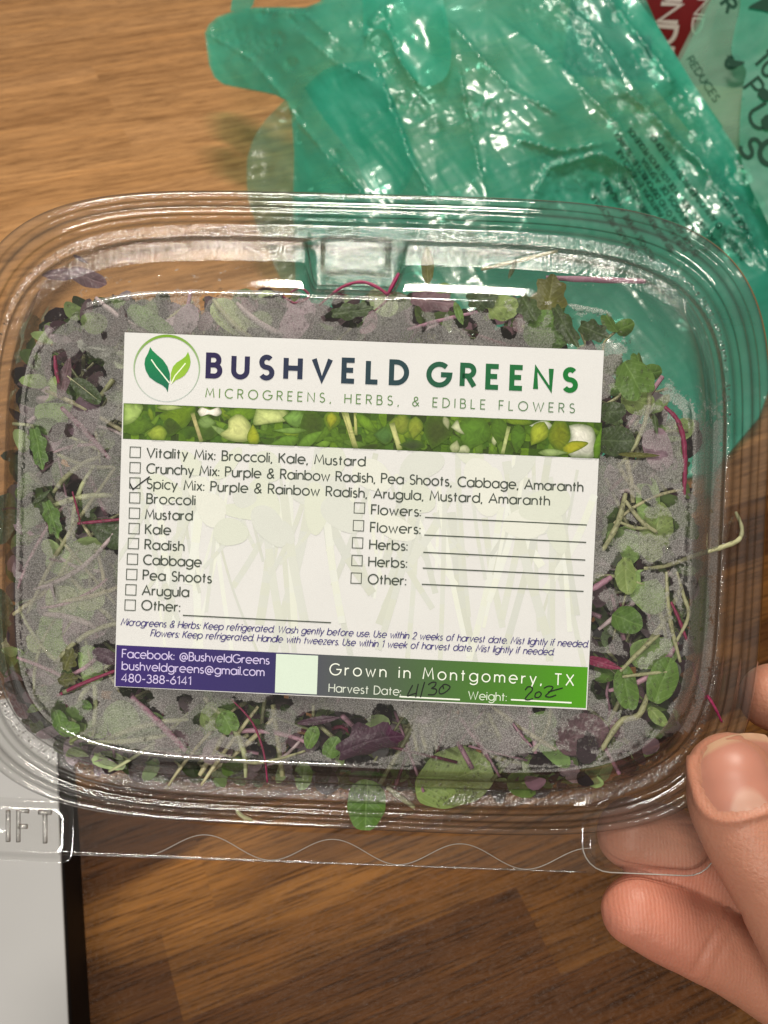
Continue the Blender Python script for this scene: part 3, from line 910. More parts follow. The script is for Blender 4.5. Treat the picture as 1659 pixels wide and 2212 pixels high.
leaf('magenta pointed leaf right of the small purple print', 1300, 1432, 92, 34, -15, 'M', 'point', -10, 0, 12, clear=1.0)
leaf('green leaf in a dark gap at right, below the hanging stems', 1355, 1340, 70, 60, -20, 'g', 'round', -20, clear=1.0)
leaf('green leaf at the right end of the green label bar', 1352, 1478, 110, 64, -80, 'g', 'pear', -18, clear=.8)
leaf('upright green oval leaf by the lower right lid wall', 1432, 1470, 104, 66, 70, 'g', 'round', -12, clear=1.0)
leaf('small bright green bud at the lower right', 1417, 1545, 60, 34, -45, 'p', 'pear', -10, clear=1.0)
stem('pale stem slanting at right below the green gap leaf', [(1340, 1450), (1385, 1405), (1425, 1370)], 10, 's', -15, clear=.7)
stem('pale stem lying level at the lower right', [(1345, 1462), (1400, 1455), (1452, 1450)], 8, 's', -16, clear=.6)
stem('curved grey green stem below the right label corner', [(1300, 1620), (1340, 1560), (1380, 1545), (1400, 1500)], 15, 's', -22, clear=.4)
stem('thin magenta stem by the lower right lid wall', [(1450, 1300), (1468, 1340), (1485, 1385)], 8, 'M', -18, clear=.7)
stem('magenta branched stem outside the lower right lid wall', [(1495, 1430), (1512, 1478), (1540, 1520), (1560, 1560)], 7, 'M', -90)
leaf('long pale green leaf standing behind the right lid wall', 1512, 1330, 180, 40, 86, 'g', 'round', -120)
# top
leaf('olive pointed leaf standing up behind the upper lid wall', 924, 572, 86, 42, 92, 'o', 'point', -88)
leaf('slim dark green leaf behind the upper wall right of the notch', 1108, 580, 48, 16, 68, 'd', 'point', -86)
stem('pale yellow stem slanting behind the upper wall', [(1040, 582), (1110, 566), (1205, 542)], 9, 's', -98)
stem('dusty pink stem lying level behind the upper right wall', [(1180, 600), (1280, 604), (1395, 608)], 14, 'k', -110)
leaf('dark mauve leaf at the top middle below the lid wall', 935, 650, 96, 46, -8, 'm', 'oak', -14, clear=.9)
leaf('green leaf cluster left of the round pale leaf at top right', 1042, 645, 66, 50, 10, 'd', 'oak', -14, clear=.8)
leaf('yellow green round leaf at top right above the label', 1088, 664, 70, 56, 0, 'p', 'round', -20, clear=.5)
leaf('dark green leaf above the right half of the label', 1142, 666, 62, 44, -60, 'd', 'oak', -12, clear=1.0)
leaf('large faint green round leaf just above the right label edge', 1182, 715, 104, 92, 0, 'g', 'round', -26, clear=.35)
leaf('dark green leaf right of the large faint round leaf', 1222, 705, 100, 36, -60, 'd', 'oak', -12, clear=1.0)
leaf('dark green leaf near the clear upper right corner of the lid', 1282, 715, 66, 44, -20, 'd', 'oak', -12, clear=1.0)
leaf('small green leaf tip above the label between dark wet runs', 992, 678, 52, 26, -70, 'g', 'point', -12, clear=.9)
leaf('olive brown leaf behind the wall above the large faint round leaf', 1188, 640, 90, 74, 80, 'o', 'oak', -72)
stem('thin magenta root above the label, left of the latch', [(612, 640), (640, 655), (668, 640), (650, 622), (628, 632)], 6, 'M', -40, clear=.5)
stem('red root strands bent below the latch button', [(690, 660), (740, 620), (790, 610), (838, 640), (810, 672)], 7, 'M', -30)
stem('red stem tip at the right side of the notch', [(836, 640), (852, 610), (862, 590)], 9, 'M', -40)
leaf('dusty mauve leaf at the upper left outside the fogged face', 140, 592, 100, 40, 4, 'm', 'point', -98)
leaf('dark purple leaf tip at the upper left wall corner', 175, 560, 40, 14, -30, 'u', 'point', -102)
leaf('purple stained leaf against the upper left wall', 190, 600, 90, 40, -20, 'm', 'round', -95)
leaf('dark green leaf under the top edge of the label', 760, 672, 90, 34, 8, 'd', 'oak', -14, clear=.9)
stem('pale pink stem lying across the fog above the label', [(880, 712), (960, 690), (1040, 672)], 9, 'k', -22)
# left edge
for (x, y, L, W, a, m_, t) in ((8, 1120, 120, 60, 80, 'd', 'dark green leaf seen in the left lid wall, upper'), (2, 1330, 130, 60, 95, 'd', 'dark green leaf seen in the left lid wall, middle'),
                               (40, 1500, 120, 50, -70, 'm', 'mauve leaf in the lower left lid wall'), (10, 1420, 90, 40, -80, 'd', 'dark leaf in the left lid wall below the white bits')):
    leaf(t, x, y, L, W, a, m_, 'round', -120)
leaf('pair of white stem bits in the left lid wall', 20, 1390, 34, 26, 20, 's', 'oak', -100)

# cleared wet runs in the condensation
for a in ((128, 765, 14, 12, 0), (155, 790, 13, 22, 80), (181, 775, 18, 18), (205, 790, 12, 18, 60), (215, 800, 14, 8, 30), (190, 812, 22, 8), (176, 872, 20, 14), (152, 1050, 24, 22), (146, 1038, 18, 16),
          (86, 1060, 20, 8, -10), (100, 1100, 18, 16), (80, 1085, 12, 10), (118, 1165, 18, 34), (180, 1155, 22, 24), (205, 1108, 16, 14), (146, 930, 10, 14), (250, 920, 20, 12), (226, 1395, 8, 8),
          (150, 662, 16, 8, 40), (178, 690, 10, 14), (455, 640, 20, 8, -30), (470, 628, 22, 6), (440, 655, 8, 14), (160, 655, 28, 16, 20), (120, 690, 22, 14, -30), (140, 672, 14, 22), (225, 725, 6, 10),
          (720, 690, 22, 8), (760, 700, 24, 10), (900, 690, 10, 18), (915, 705, 6, 14), (950, 685, 10, 20), (1010, 705, 18, 14), (1020, 720, 10, 16), (1078, 690, 20, 18), (1098, 715, 16, 22), (1210, 740, 14, 20), (1236, 735, 12, 18),
          (1330, 733, 6, 12), (1350, 728, 6, 6), (1330, 850, 16, 8), (1370, 1090, 24, 14), (1330, 1130, 18, 26), (1438, 1075, 20, 18), (1432, 1135, 22, 16), (1290, 1330, 22, 36), (1300, 1380, 20, 16), (1380, 1390, 34, 24), (1345, 1510, 36, 14, -30),
          (395, 1515, 16, 12), (392, 1535, 10, 12), (430, 1560, 16, 12), (280, 1500, 26, 12), (310, 1510, 16, 10), (540, 1560, 34, 40), (600, 1520, 30, 16), (760, 1560, 26, 14), (830, 1545, 24, 24), (860, 1570, 20, 14), (720, 1580, 30, 20),
          (850, 1600, 24, 30), (640, 1610, 24, 20), (1165, 1525, 14, 18), (560, 1625, 40, 10), (1200, 1640, 90, 14), (1400, 1520, 24, 30), (1300, 1485, 24, 24), (265, 1480, 20, 20)):
    spot(*(a + (0,) * (5 - len(a))))

def in_lid(x, y, shrink=1.0):
    lx = (x - CX) * cos(TH) + (y - CY) * sin(TH)
    ly = (x - CX) * sin(TH) - (y - CY) * cos(TH)
    b = 500 if ly > 0 else 560
    return (abs(lx) / (740 * shrink)) ** 5 + (abs(ly) / (b * shrink)) ** 5 < 1
def in_tray(x, y):
    lx = (x - CX) * cos(TH) + (y - CY) * sin(TH)
    ly = (x - CX) * sin(TH) - (y - CY) * cos(TH)
    return (abs(lx) / 725) ** 5 + (abs(ly) / 540) ** 5 < 1
def greens_here(x, y, z=0):
    if not in_lid(x, y, .985):
        return False
    if y < 1000 and x > 1180 and (x - 1270) * .62 + (760 - y) * .42 > -30 + (0 if y < 760 else 60 + (y - 760) * .25):
        return False
    if y < 660 + 20 * sin(x * .02):
        return False
    return True

# small sprigs packed under the lid, one thing each
def proto_sprig(kind, sm, lm, nl, seed):
    r = random.Random(seed)
    root = empty('microgreen_sprig')
    L = 150 * S
    pts = [(0, 0, 0)]
    for k in range(1, 5):
        pts.append((pts[-1][0] + r.uniform(-.12, .12) * L, L * k / 4, r.uniform(-.06, .02) * L))
    b = MB()
    b.tube(catmull(pts, 4), [4.4 * S] * 8 + [3.2 * S] * 9, 7)
    b.build('stem', MATS[sm], root, True)
    for k in range(nl):
        v, f = leaf_geo(['heart', 'round', 'oak', 'pear'][(seed + k) % 4], r.uniform(44, 66) * S, r.uniform(36, 52) * S, r.uniform(-.3, .5), r.uniform(0, .4), seed * 7 + k)
        o = mesh_obj('leaf', v, f, MATS[lm], root)
        a = (k - (nl - 1) / 2) * 1.5 + r.uniform(-.3, .3)
        o.matrix_basis = Matrix.Translation(Vector(pts[-1]) + Vector((sin(a) * 26 * S, cos(a) * 22 * S, 0))) @ Matrix.Rotation(-a, 4, 'Z') @ Matrix.Rotation(r.uniform(-.5, .5), 4, 'X') @ Matrix.Rotation(r.uniform(-.4, .4), 4, 'Y')
    return root
KINDS = [('green leaved pale stemmed sprig packed in the tangle under the fogged lid', 's', 'g', 2, 'pale stemmed green sprigs under the lid'),
         ('purple leaved pink stemmed sprig packed in the tangle under the fogged lid', 'k', 'u', 2, 'purple leaved sprigs under the lid'),
         ('dark green leaved magenta stemmed sprig packed in the tangle under the fogged lid', 'M', 'd', 2, 'magenta stemmed sprigs under the lid'),
         ('mauve leaved pale stemmed sprig packed in the tangle under the fogged lid', 's', 'm', 3, 'mauve leaved sprigs under the lid')]
rs = random.Random(11)
def place_sprigs():
    protos = [proto_sprig(k[0], k[1], k[2], k[3], 20 + i) for i, k in enumerate(KINDS)]
    used = [False] * len(KINDS)
    count = 0
    while count < 110:
        x, y = rs.uniform(40, 1480), rs.uniform(640, 1660)
        if not greens_here(x, y):
            continue
        if 330 < x < 1210 and 800 < y < 1450 or not in_lid(x, y, .86) or y > 1585 or (840 < x < 1120 and y > 1500):
            continue
        i = rs.choice([0, 0, 1, 2, 3, 0])
        root = protos[i]
        if used[i]:
            c = root.copy()
            COL.objects.link(c)
            for ch in root.children:
                d = ch.copy()
                COL.objects.link(d)
                d.parent = c
            root = c
        used[i] = True
        root.matrix_world = leaf_frame(x, y, rs.uniform(-150, -85) - 50 * (230 < x < 1310 and 720 < y < 1520), rs.uniform(0, 360), rs.uniform(-14, 14), rs.uniform(-25, 25)) @ Matrix.Translation((0, -75 * S, 0))
        tag(root, KINDS[i][0], 'microgreen sprig', KINDS[i][4])
        count += 1
place_sprigs()

# the dense mass below them
def bed():
    r = random.Random(5)
    b = MB()
    pal = [lin(44, 26, 36), lin(62, 40, 50), lin(46, 60, 28), lin(76, 98, 44), lin(30, 22, 26), lin(86, 66, 72), lin(90, 112, 56), lin(96, 124, 62), lin(120, 92, 104), lin(150, 174, 110), lin(170, 150, 160)]
    n = 0
    while n < 6000:
        x, y = r.uniform(0, 1520), r.uniform(640, 1720)
        deep = r.random() < .25
        if deep and (not in_tray(x, y) or y < 650 or (x > 1000 and y < 1050)):
            continue
        if not deep and not greens_here(x, y):
            continue
        z = -(60 if n % 3 else 22) - 70 * deep - 330 * r.random() ** 1.3
        if 235 < x < 1320 and 700 < y < 1550 and z > -130:
            z -= 130
        if (840 < x < 1115 and y > 1540 or 700 < x < 890 and y > 1630) and z > -190:
            z = -190 - 60 * r.random()
        n += 1
        fm = leaf_frame(x, y, z, r.uniform(0, 360), r.uniform(-50, 50), r.uniform(-50, 50))
        if r.random() < .28 and in_lid(x, y, .88):
            if r.random() < .4:
                z = r.uniform(-120, -40)
                if 235 < x < 1320 and 690 < y < 1560:
                    z -= 130
                fm = leaf_frame(x, y, z, r.uniform(0, 360), r.uniform(-6, 6), r.uniform(-6, 6))
            c = r.choice([lin(160, 160, 120), lin(160, 120, 138), lin(96, 30, 56), lin(130, 132, 96), lin(110, 120, 76)])
            i0 = len(b.v)
            l = r.uniform(60, 190) * S
            b.tube([fm @ Vector((0, t * l, .08 * l * sin(3 * t))) for t in (-.5, -.2, .1, .5)], r.uniform(2.6, 6) * S, 5)
            b.c += [c] * (len(b.v) - i0 - 0)
            b.c = b.c[:i0] + [c] * (len(b.v) - i0)
        else:
            c = r.choice(pal)
            L, W = r.uniform(36, 84) * S, r.uniform(26, 62) * S
            pts = [fm @ Vector((W * .5 * sin(a) , L * .5 * cos(a), .1 * L * cos(2 * a))) for a in [2 * pi * k / 12 for k in range(12)]]
            b.poly(pts, c)
    k = 0
    while k < 88:                       # larger pieces lying close behind the misted face
        x, y = r.uniform(50, 1470), r.uniform(665, 1640)
        if not greens_here(x, y) or not in_lid(x, y, .9) or (215 < x < 1335 and 680 < y < 1570 and not (650 < y < 700 or y > 1550)) or (700 < x < 1110 and y > 1545):
            continue
        if fog_at(x, y) < .75:
            continue
        k += 1
        z = r.uniform(-48, -22)
        fm = leaf_frame(x, y, z, r.uniform(0, 360), r.uniform(-3, 3), r.uniform(-3, 3))
        i0 = len(b.v)
        if k % 3:
            c = r.choice([lin(196, 190, 150), lin(196, 150, 170), lin(190, 196, 150), lin(200, 180, 184), lin(182, 184, 140)])
            l, w_ = r.uniform(90, 230) * S, r.uniform(3.5, 7) * S
            bd = r.uniform(-.16, .16)
            b.tube([fm @ Vector((bd * l * (1 - 4 * t * t), t * l, 0)) for t in (-.5, -.35, -.2, 0, .2, .35, .5)], [w_ * q for q in (.7, .9, 1, 1, 1, .9, .6)], 6)
        else:
            c = r.choice([lin(140, 172, 96), lin(112, 146, 72), lin(150, 120, 136), lin(92, 60, 80), lin(168, 186, 124)])
            L, W = r.uniform(60, 130) * S, r.uniform(44, 90) * S
            b.poly([fm @ Vector((W * .5 * sin(a) * (1 + .12 * cos(2 * a)), L * .5 * cos(a) * (1 - .1 * math.exp(-(a / .4) ** 2)), 0)) for a in [2 * pi * q / 18 - pi for q in range(18)]], c)
        b.c = b.c[:i0] + [c] * (len(b.v) - i0)
    o = b.build('microgreen_bed', M_BED, None, True, col=True)
    tag(o, 'dense tangle of purple and green microgreens filling the tray under the lid', 'microgreens', kind='stuff')
def bed_mat():
    m, nt, out = new_mat('packed_greens')
    at = nd(nt, 'Attribute', {'attribute_name': 'col'}).outputs['Color']
    tc = nd(nt, 'TexCoord').outputs['Object']
    nz = nd(nt, 'TexNoise', Vector=tc, Scale=500.0, Detail=3.0).outputs[0]
    c = mixrgb(nt, 1.0, at, ramp(nt, nz, [(.3, (.7, .7, .7)), (.7, (1.2, 1.2, 1.2))]), 'MULTIPLY')
    b_ = nd(nt, 'BsdfPrincipled', Base_Color=c, Roughness=0.45)
    nt.links.new(b_.outputs[0], out.inputs[0])
    return m
M_BED = bed_mat()
bed()

# ------------------------------------------------------------------ condensation film and beads (part of the container)
def build_fog():
    lp = loops_for(-4.5, skip=len(rim_prof) - 4, face_steps=86)
    fog = []
    nring = 4
    for li, l in enumerate(lp):
        wallk = li - nring
        for x, y, z in l:
            px, py = lid_to_photo(x, y)
            v = fog_at(px, py)
            if li < nring:                       # flat ring: misted along the bottom, patchy at the top
                v = 0
                v = v if li in (2, 3) else 0
            elif wallk < len(wall_prof) - 2:       # sloped wall
                if x > 560 and abs(y) < 420:
                    v = .75 * sstep(420, 180, y) if y > 0 else .75
                elif y > 300 and -760 < x < 560:
                    v = .22 if wallk > 8 else 0
                elif y < -300:
                    v = .15
                else:
                    v = 0
            fog.append(v)
    o = loft('condensation', lp, M_FOG, box, {'fog': ('FLOAT', fog)}, cap=True)
    o['kind'] = 'stuff'
build_fog()

def bead_mat():
    m, nt, out = new_mat('water_bead')
    lw = nd(nt, 'LayerWeight', Blend=0.4).outputs['Facing']
    tr = nd(nt, 'BsdfTransparent', Color=mixrgb(nt, lw, (.97, .97, .97), (.80, .80, .80)))
    gl = nd(nt, 'BsdfGlossy', Color=(1, 1, 1), Roughness=0.14)
    mx = nd(nt, 'MixShader', i0=math_(nt, 'MULTIPLY_ADD', lw, .30, .12), i1=tr.outputs[0], i2=gl.outputs[0])
    nt.links.new(mx.outputs[0], out.inputs[0])
    return m
M_BEAD = bead_mat()
def build_beads():
    r = random.Random(3)
    b = MB()
    lx0, ly0 = 0, 0
    n = 0
    dome = [(0.0, 1.0), (.45, .89), (.80, .6), (1.0, 0.0)]
    def bead(x, y, z, rad):
        a, c = lid_xy(x, y)
        rows = []
        for rr, h in dome[1:]:
            rows.append([((a + rad * rr * cos(q)) * S, (c + rad * rr * sin(q)) * S, (z + h * rad * .7) * S) for q in [2 * pi * k / 8 for k in range(8)]])
        i0 = len(b.v)
        b.grid(rows, True)
        b.f.append(tuple(range(i0, i0 + 8)))
    while n < 4200:
        x, y = r.uniform(30, 1500), r.uniform(640, 1660)
        if 262 < x < 1290 and 740 < y < 1500:
            continue
        if not in_lid(x, y, .97):
            continue
        f = fog_at(x, y)
        if f < .15 and r.random() > .25:
            continue
        bead(x, y, -4, 1.2 + 2.6 * r.random() ** 3)
        n += 1
    for cx, cy_, rx, ry, an, st in CLEAR:
        for k in range(int(rx * ry / 120) + 1):
            q = r.uniform(0, 2 * pi)
            bead(cx + rx * cos(q) * r.uniform(.3, 1), cy_ + ry * sin(q) * r.uniform(.3, 1), -4, r.uniform(1.8, 4.6))
    R0, R1 = inset(70), wall_loop(0.0)
    for k in range(2600):
        i = r.choice([r.randint(int(NA * .55), int(NA * .95)), r.randint(int(NA * .55), int(NA * .95)), r.randint(int(NA * .05), int(NA * .45))])
        t = r.random()
        x, y = [R0[i][q] * (1 - t) + R1[i][q] * t for q in (0, 1)]
        rad, z = 1.3 + 2.4 * r.random() ** 2, -92
        rows = [[((x * 1.042 + rad * rr * cos(q)) * S, (y * 1.042 + rad * rr * sin(q)) * S, (z + h * rad * .7) * S) for q in [2 * pi * j / 8 for j in range(8)]] for rr, h in dome[1:]]
        i0 = len(b.v)
        b.grid(rows, True)
        b.f.append(tuple(range(i0, i0 + 8)))
    o = b.build('water_beads', M_BEAD, box, True)
    o['kind'] = 'stuff'
build_beads()

# ------------------------------------------------------------------ printed label stuck on the lid
LAB = [(270, 718), (1305, 757), (1268, 1533), (248, 1483)]
lab = MB()
c4 = [lid_xy(*p) for p in LAB]
ZL = 1.0
lab.poly([(a * S, b_ * S, ZL * S) for a, b_ in c4][::-1], lin(211, 212, 212))
e4 = [(a * S, b_ * S, .2 * S) for a, b_ in c4]
for k in range(4):
    p, q = e4[k], e4[(k + 1) % 4]
    lab.poly([p, q, (q[0], q[1], ZL * S), (p[0], p[1], ZL * S)], lin(240, 240, 235))
label = lab.build('printed_label', M_INK, box, False, True)

def clip(poly, quad):
    """clip polygon to the convex quad (photo units)"""
    out = poly
    for i in range(4):
        a, b_ = quad[i], quad[(i + 1) % 4]
        ins = lambda p: (b_[0] - a[0]) * (p[1] - a[1]) - (b_[1] - a[1]) * (p[0] - a[0]) >= 0
        src, out = out, []
        for j in range(len(src)):
            p, q = src[j], src[(j + 1) % len(src)]
            if ins(p):
                out.append(p)
            if ins(p) != ins(q):
                d1 = (b_[0] - a[0]) * (p[1] - a[1]) - (b_[1] - a[1]) * (p[0] - a[0])
                d2 = (b_[0] - a[0]) * (q[1] - a[1]) - (b_[1] - a[1]) * (q[0] - a[0])
                t = d1 / (d1 - d2)
                out.append((p[0] + (q[0] - p[0]) * t, p[1] + (q[1] - p[1]) * t))
        if len(out) < 3:
            return []
    return out

class Print(MB):
    lay = 0
    def shape(s, poly, col, h):
        """polygon in photo units printed at layer height h (units above the lid)"""
        z = h
        pts = []
        for x, y in poly:
            a, b_ = lid_xy(x, y)
            pts.append((a * S, b_ * S, z * S))
        cc = col if isinstance(col, list) else None
        i = len(s.v)
        s.v += pts
        s.c += cc or [col] * len(pts)
        s.f.append(tuple(range(i, i + len(pts))))
    def text(s, st, p0, p1, cap, weight, col, h=1.8, slant=0.0, lo=.13, hi=.19):
        dx, dy = p1[0] - p0[0], p1[1] - p0[1]
        W = math.hypot(dx, dy)
        ux, uy = dx / W, dy / W
        vx, vy = uy - .004, -ux               # cap direction (up the label)
        for x0, si, quads in text_quads(st, W, cap, weight, slant, lo, hi):
            cl = col(x0 / W) if callable(col) else col
            for q in quads:
                s.shape([(p0[0] + a * ux + b_ * vx, p0[1] + a * uy + b_ * vy) for a, b_ in q], cl, h + si * .03)
    def line(s, pts, w_, col, h=1.8):
        for q in stroke_faces(pts, w_):
            s.shape(q, col, h)
    def done(s, name):
        return s.build(name, M_INK, label, False, True)

def blob(cx, cy_, rx, ry, an=0, n=22, wob=.08, seed=0):
    r = random.Random(seed)
    ph = [r.random() * 6 for _ in range(3)]
    ca, sa = cos(math.radians(an)), sin(math.radians(an))
    out = []
    for k in range(n):
        a = 2 * pi * k / n
        m_ = 1 + wob * sin(2 * a + ph[0]) + wob * .6 * sin(3 * a + ph[1])
        x, y = rx * m_ * cos(a), ry * m_ * sin(a)
        out.append((cx + x * ca - y * sa, cy_ + x * sa + y * ca))
    return out

# faint stem pattern printed under the lists
WQ = [(266.5, 949), (1295.5, 991.5), (1270.5, 1440), (252.5, 1391.5)]
wm = Print()
r_ = random.Random(4)
for k in range(80):
    x0 = r_.uniform(250, 1290)
    y0 = 960 + r_.random() ** .8 * 160
    y1 = r_.uniform(1180, 1460)
    dxx = r_.uniform(-110, 110)
    wd = r_.uniform(5, 20)
    pl = [(x0, y0), (x0 + dxx * .4, y0 + (y1 - y0) * .5), (x0 + dxx, y1)]
    pts = [(p.x, p.y) for p in catmull([(a, b_, 0) for a, b_ in pl], 5)]
    g = r_.choice([201, 204, 206, 216, 219, 205])
    for q in stroke_faces(pts, wd):
        cq = clip([tuple(v) for v in q], WQ)
        if cq:
            wm.shape(cq, lin(g - 3, g + 1, g - r_.choice([4, 6, 9])), 1.06 + k * .005)
for k in range(34):
    x0, y0 = r_.uniform(270, 1280), r_.uniform(955, 1150)
    cq = clip(blob(x0, y0, r_.uniform(20, 60), r_.uniform(14, 40), r_.uniform(0, 180), seed=k), WQ)
    if cq:
        wm.shape(cq, r_.choice([lin(204, 209, 198), lin(203, 207, 201), lin(213, 216, 208), lin(206, 211, 198)]), 1.48 + k * .006)
wm.done('faint_stem_print')

# logo
lg = Print()
def Z1(x, y): return (219.4 + x * .3473, 685.7 + y * .3473)
cxl, cyl = Z1(408, 316)
N_ = 72
for k in range(N_):
    a0, a1 = 2 * pi * k / N_, 2 * pi * (k + 1) / N_
    q = []
    for a, side in ((a0, 0), (a1, 0), (a1, 1), (a0, 1)):
        th = 1.3 + 4.6 * (.5 - .5 * sin(a)) ** 1.5
        rad = 72 - (th if side else 0)
        q.append((cxl + rad * cos(a), cyl + rad * 1.01 * sin(a)))
    s_ = .5 - .5 * sin((a0 + a1) / 2)
    lg.shape(q, tuple(u * s_ + v * (1 - s_) for u, v in zip(lin(112, 156, 36), lin(180, 192, 190))), 1.7)
ll_ = [(305, 185), (318, 205), (350, 235), (385, 265), (412, 305), (427, 350), (428, 385), (420, 420), (414, 466), (402, 440), (380, 422), (340, 402), (300, 372), (277, 330), (269, 290), (274, 255), (292, 222)]
rl_ = [(540, 215), (550, 240), (556, 275), (552, 305), (538, 335), (518, 362), (490, 380), (462, 392), (440, 412), (432, 385), (434, 345), (446, 308), (468, 282), (500, 262), (525, 242)]
lg.shape([Z1(*p) for p in ll_], [tuple(a * (1 - t) + b_ * t for a, b_ in zip(lin(0, 128, 70), lin(0, 96, 72))) for t in [max(0, (p[1] - 185) / 280) for p in ll_]], 1.7)
lg.shape([Z1(*p) for p in rl_], [tuple(a * (1 - t) + b_ * t for a, b_ in zip(lin(120, 172, 34), lin(148, 182, 60))) for t in [max(0, (p[1] - 185) / 280) for p in rl_]], 1.7)
lg.line([Z1(*p) for p in ((312, 262), (345, 310), (385, 358), (424, 408))], 2.6, lin(225, 235, 215), 1.9)
lg.line([Z1(*p) for p in ((525, 285), (495, 322), (460, 362), (436, 412))], 2.6, lin(225, 235, 205), 1.9)
lg.done('logo')

tt = Print()
navy, dgreen = lin(30, 20, 70), lin(0, 110, 40)
grad = lambda a, b_: (lambda t: tuple(u * (1 - (a + (b_ - a) * t)) + v * (a + (b_ - a) * t) for u, v in zip(navy, dgreen)))
tt.text('BUSHVELD', (450, 812), (878, 828), 45, .245, grad(0, .25), 1.8, lo=.1, hi=.8)
tt.text('GREENS', (926, 831), (1243, 844), 45, .245, grad(.5, 1), 1.8, lo=.1, hi=.8)
tt.done('title_lettering')
tg = Print()
tg.text('MICROGREENS, HERBS, & EDIBLE FLOWERS', (445, 858), (1241, 892), 19.5, .115, lambda t: tuple(u * (1 - t) + v * t for u, v in zip(lin(96, 134, 62), lin(84, 118, 82))), 1.8, lo=.1, hi=.8)
tg.done('tagline_lettering')

# photo strip of seedlings
PQ = [(268, 871), (1301, 913), (1296, 990.7), (266.3, 948)]
ps = Print()
def strip_pt(u, v):
    a = [PQ[0][i] * (1 - u) + PQ[1][i] * u for i in (0, 1)]
    b_ = [PQ[3][i] * (1 - u) + PQ[2][i] * u for i in (0, 1)]
    return (a[0] * (1 - v) + b_[0] * v, a[1] * (1 - v) + b_[1] * v)
for k in range(60):
    for j in range(5):
        g = random.Random(k * 9 + j)
        c = g.choice([lin(70, 100, 18), lin(52, 78, 12), lin(88, 120, 22), lin(60, 92, 22), lin(44, 62, 14)])
        ps.shape([strip_pt((k + a) / 60, (j + b_) / 5) for a, b_ in ((0, 0), (1, 0), (1, 1), (0, 1))], c, 1.3)
def sh(poly, col):
    """one soft-edged printed leaf: full colour inside, darker towards its outline"""
    cq = clip(poly, PQ)
    if not cq:
        return
    SH[0] += 1
    z = 1.55 + SH[0] * .006
    n = len(cq)
    mx, my = sum(p[0] for p in cq) / n, sum(p[1] for p in cq) / n
    y0, y1 = min(p[1] for p in cq), max(p[1] for p in cq)
    x0, x1 = min(p[0] for p in cq), max(p[0] for p in cq)
    base = lin(62, 90, 18)
    i = len(ps.v)
    for k_, mixk in ((1.0, .85), (.74, .32), (.38, 0)):
        for x, y in cq:
            x, y = mx + (x - mx) * k_, my + (y - my) * k_
            a, b_ = lid_xy(x, y)
            ps.v.append((a * S, b_ * S, z * S))
            sh_ = 1.25 - .34 * (y - y0) / max(1, y1 - y0) - .22 * (x - x0) / max(1, x1 - x0)
            ps.c.append(tuple((c * sh_) * (1 - mixk) + d * mixk for c, d in zip(col, base)))
    for r0 in (0, 1):
        for k in range(n):
            k2 = (k + 1) % n
            ps.f.append((i + r0 * n + k, i + r0 * n + k2, i + (r0 + 1) * n + k2, i + (r0 + 1) * n + k))
    ps.f.append(tuple(range(i + 2 * n, i + 3 * n)))
SH = [0]
g = random.Random(21)
for k in range(120):
    u, v = g.random(), g.random()
    x, y = strip_pt(u, v)
    c = g.choice([lin(80, 112, 26), lin(66, 98, 24), lin(98, 130, 36), lin(56, 84, 18), lin(88, 118, 40), lin(48, 64, 16), lin(104, 128, 30)])
    sh(blob(x, y, g.uniform(8, 30), g.uniform(4, 11), g.uniform(0, 180), seed=k), c)
Z2 = lambda x, y: (246.9 + x * .3473, 850.3 + y * .3473)
Z3 = lambda x, y: (740.6 + x * .3538, 850.3 + y * .3538)
def el(Z, x, y, rx, ry, col, an=0):
    cx, cy_ = Z(x, y)
    rr_ = random.Random(int(x * 3 + y))
    rx, ry = rx * .42, ry * .42
    if ry > rx:
        rx, ry, an = ry, rx, an + 90 + rr_.uniform(-30, 30)
    if rr_.random() < .5:
        an += 180
    ca, sa = cos(math.radians(an)), sin(math.radians(an))
    top_ = [(rx * (2 * t - 1), ry * sin(pi * t ** 1.35) ** .75) for t in [k / 12 for k in range(13)]]
    o_ = top_ + [(u, -v * .8) for u, v in top_[-2:0:-1]]
    sh([(cx + u * ca - v * sa, cy_ + u * sa + v * ca) for u, v in o_], tuple(.75 * a + .25 * b_ for a, b_ in zip(lin(*col), lin(88, 118, 34))))
def pg(Z, pts, col):
    sm = catmull([Z(*p) + (0,) for p in pts + pts[:1]], 4)
    q = [(p.x, p.y) for p in sm[:-1]]
    area = sum(q[i][0] * q[(i + 1) % len(q)][1] - q[(i + 1) % len(q)][0] * q[i][1] for i in range(len(q)))
    sh(q, lin(*col))
def sm_(Z, a, b_, w_, col):
    for q in stroke_faces([Z(*a), Z(*b_)], w_ * .35):
        sh([tuple(v) for v in q], lin(*col))
el(Z2, 150, 200, 90, 60, (74, 104, 22)); pg(Z2, [(50, 60), (180, 72), (152, 150), (100, 190), (50, 185)], (150, 176, 96))
pg(Z2, [(390, 80), (500, 75), (470, 180), (400, 220), (280, 140)], (98, 126, 20)); el(Z2, 360, 215, 52, 52, (40, 52, 14)); el(Z2, 268, 248, 54, 54, (150, 166, 60))
el(Z2, 350, 88, 70, 18, (168, 182, 116)); el(Z2, 600, 230, 60, 60, (52, 74, 24)); sm_(Z2, (488, 120), (545, 300), 26, (172, 164, 112)); pg(Z2, [(520, 110), (545, 85), (600, 100), (650, 85), (672, 120), (640, 142), (590, 130), (540, 142)], (238, 232, 222))
el(Z2, 580, 182, 50, 38, (122, 148, 88)); el(Z2, 660, 230, 60, 20, (130, 152, 96), 30); el(Z2, 790, 120, 90, 40, (100, 134, 22))
pg(Z2, [(760, 128), (800, 135), (848, 185), (858, 250), (830, 296), (770, 302), (700, 285), (660, 250), (708, 215), (712, 165)], (196, 202, 132))
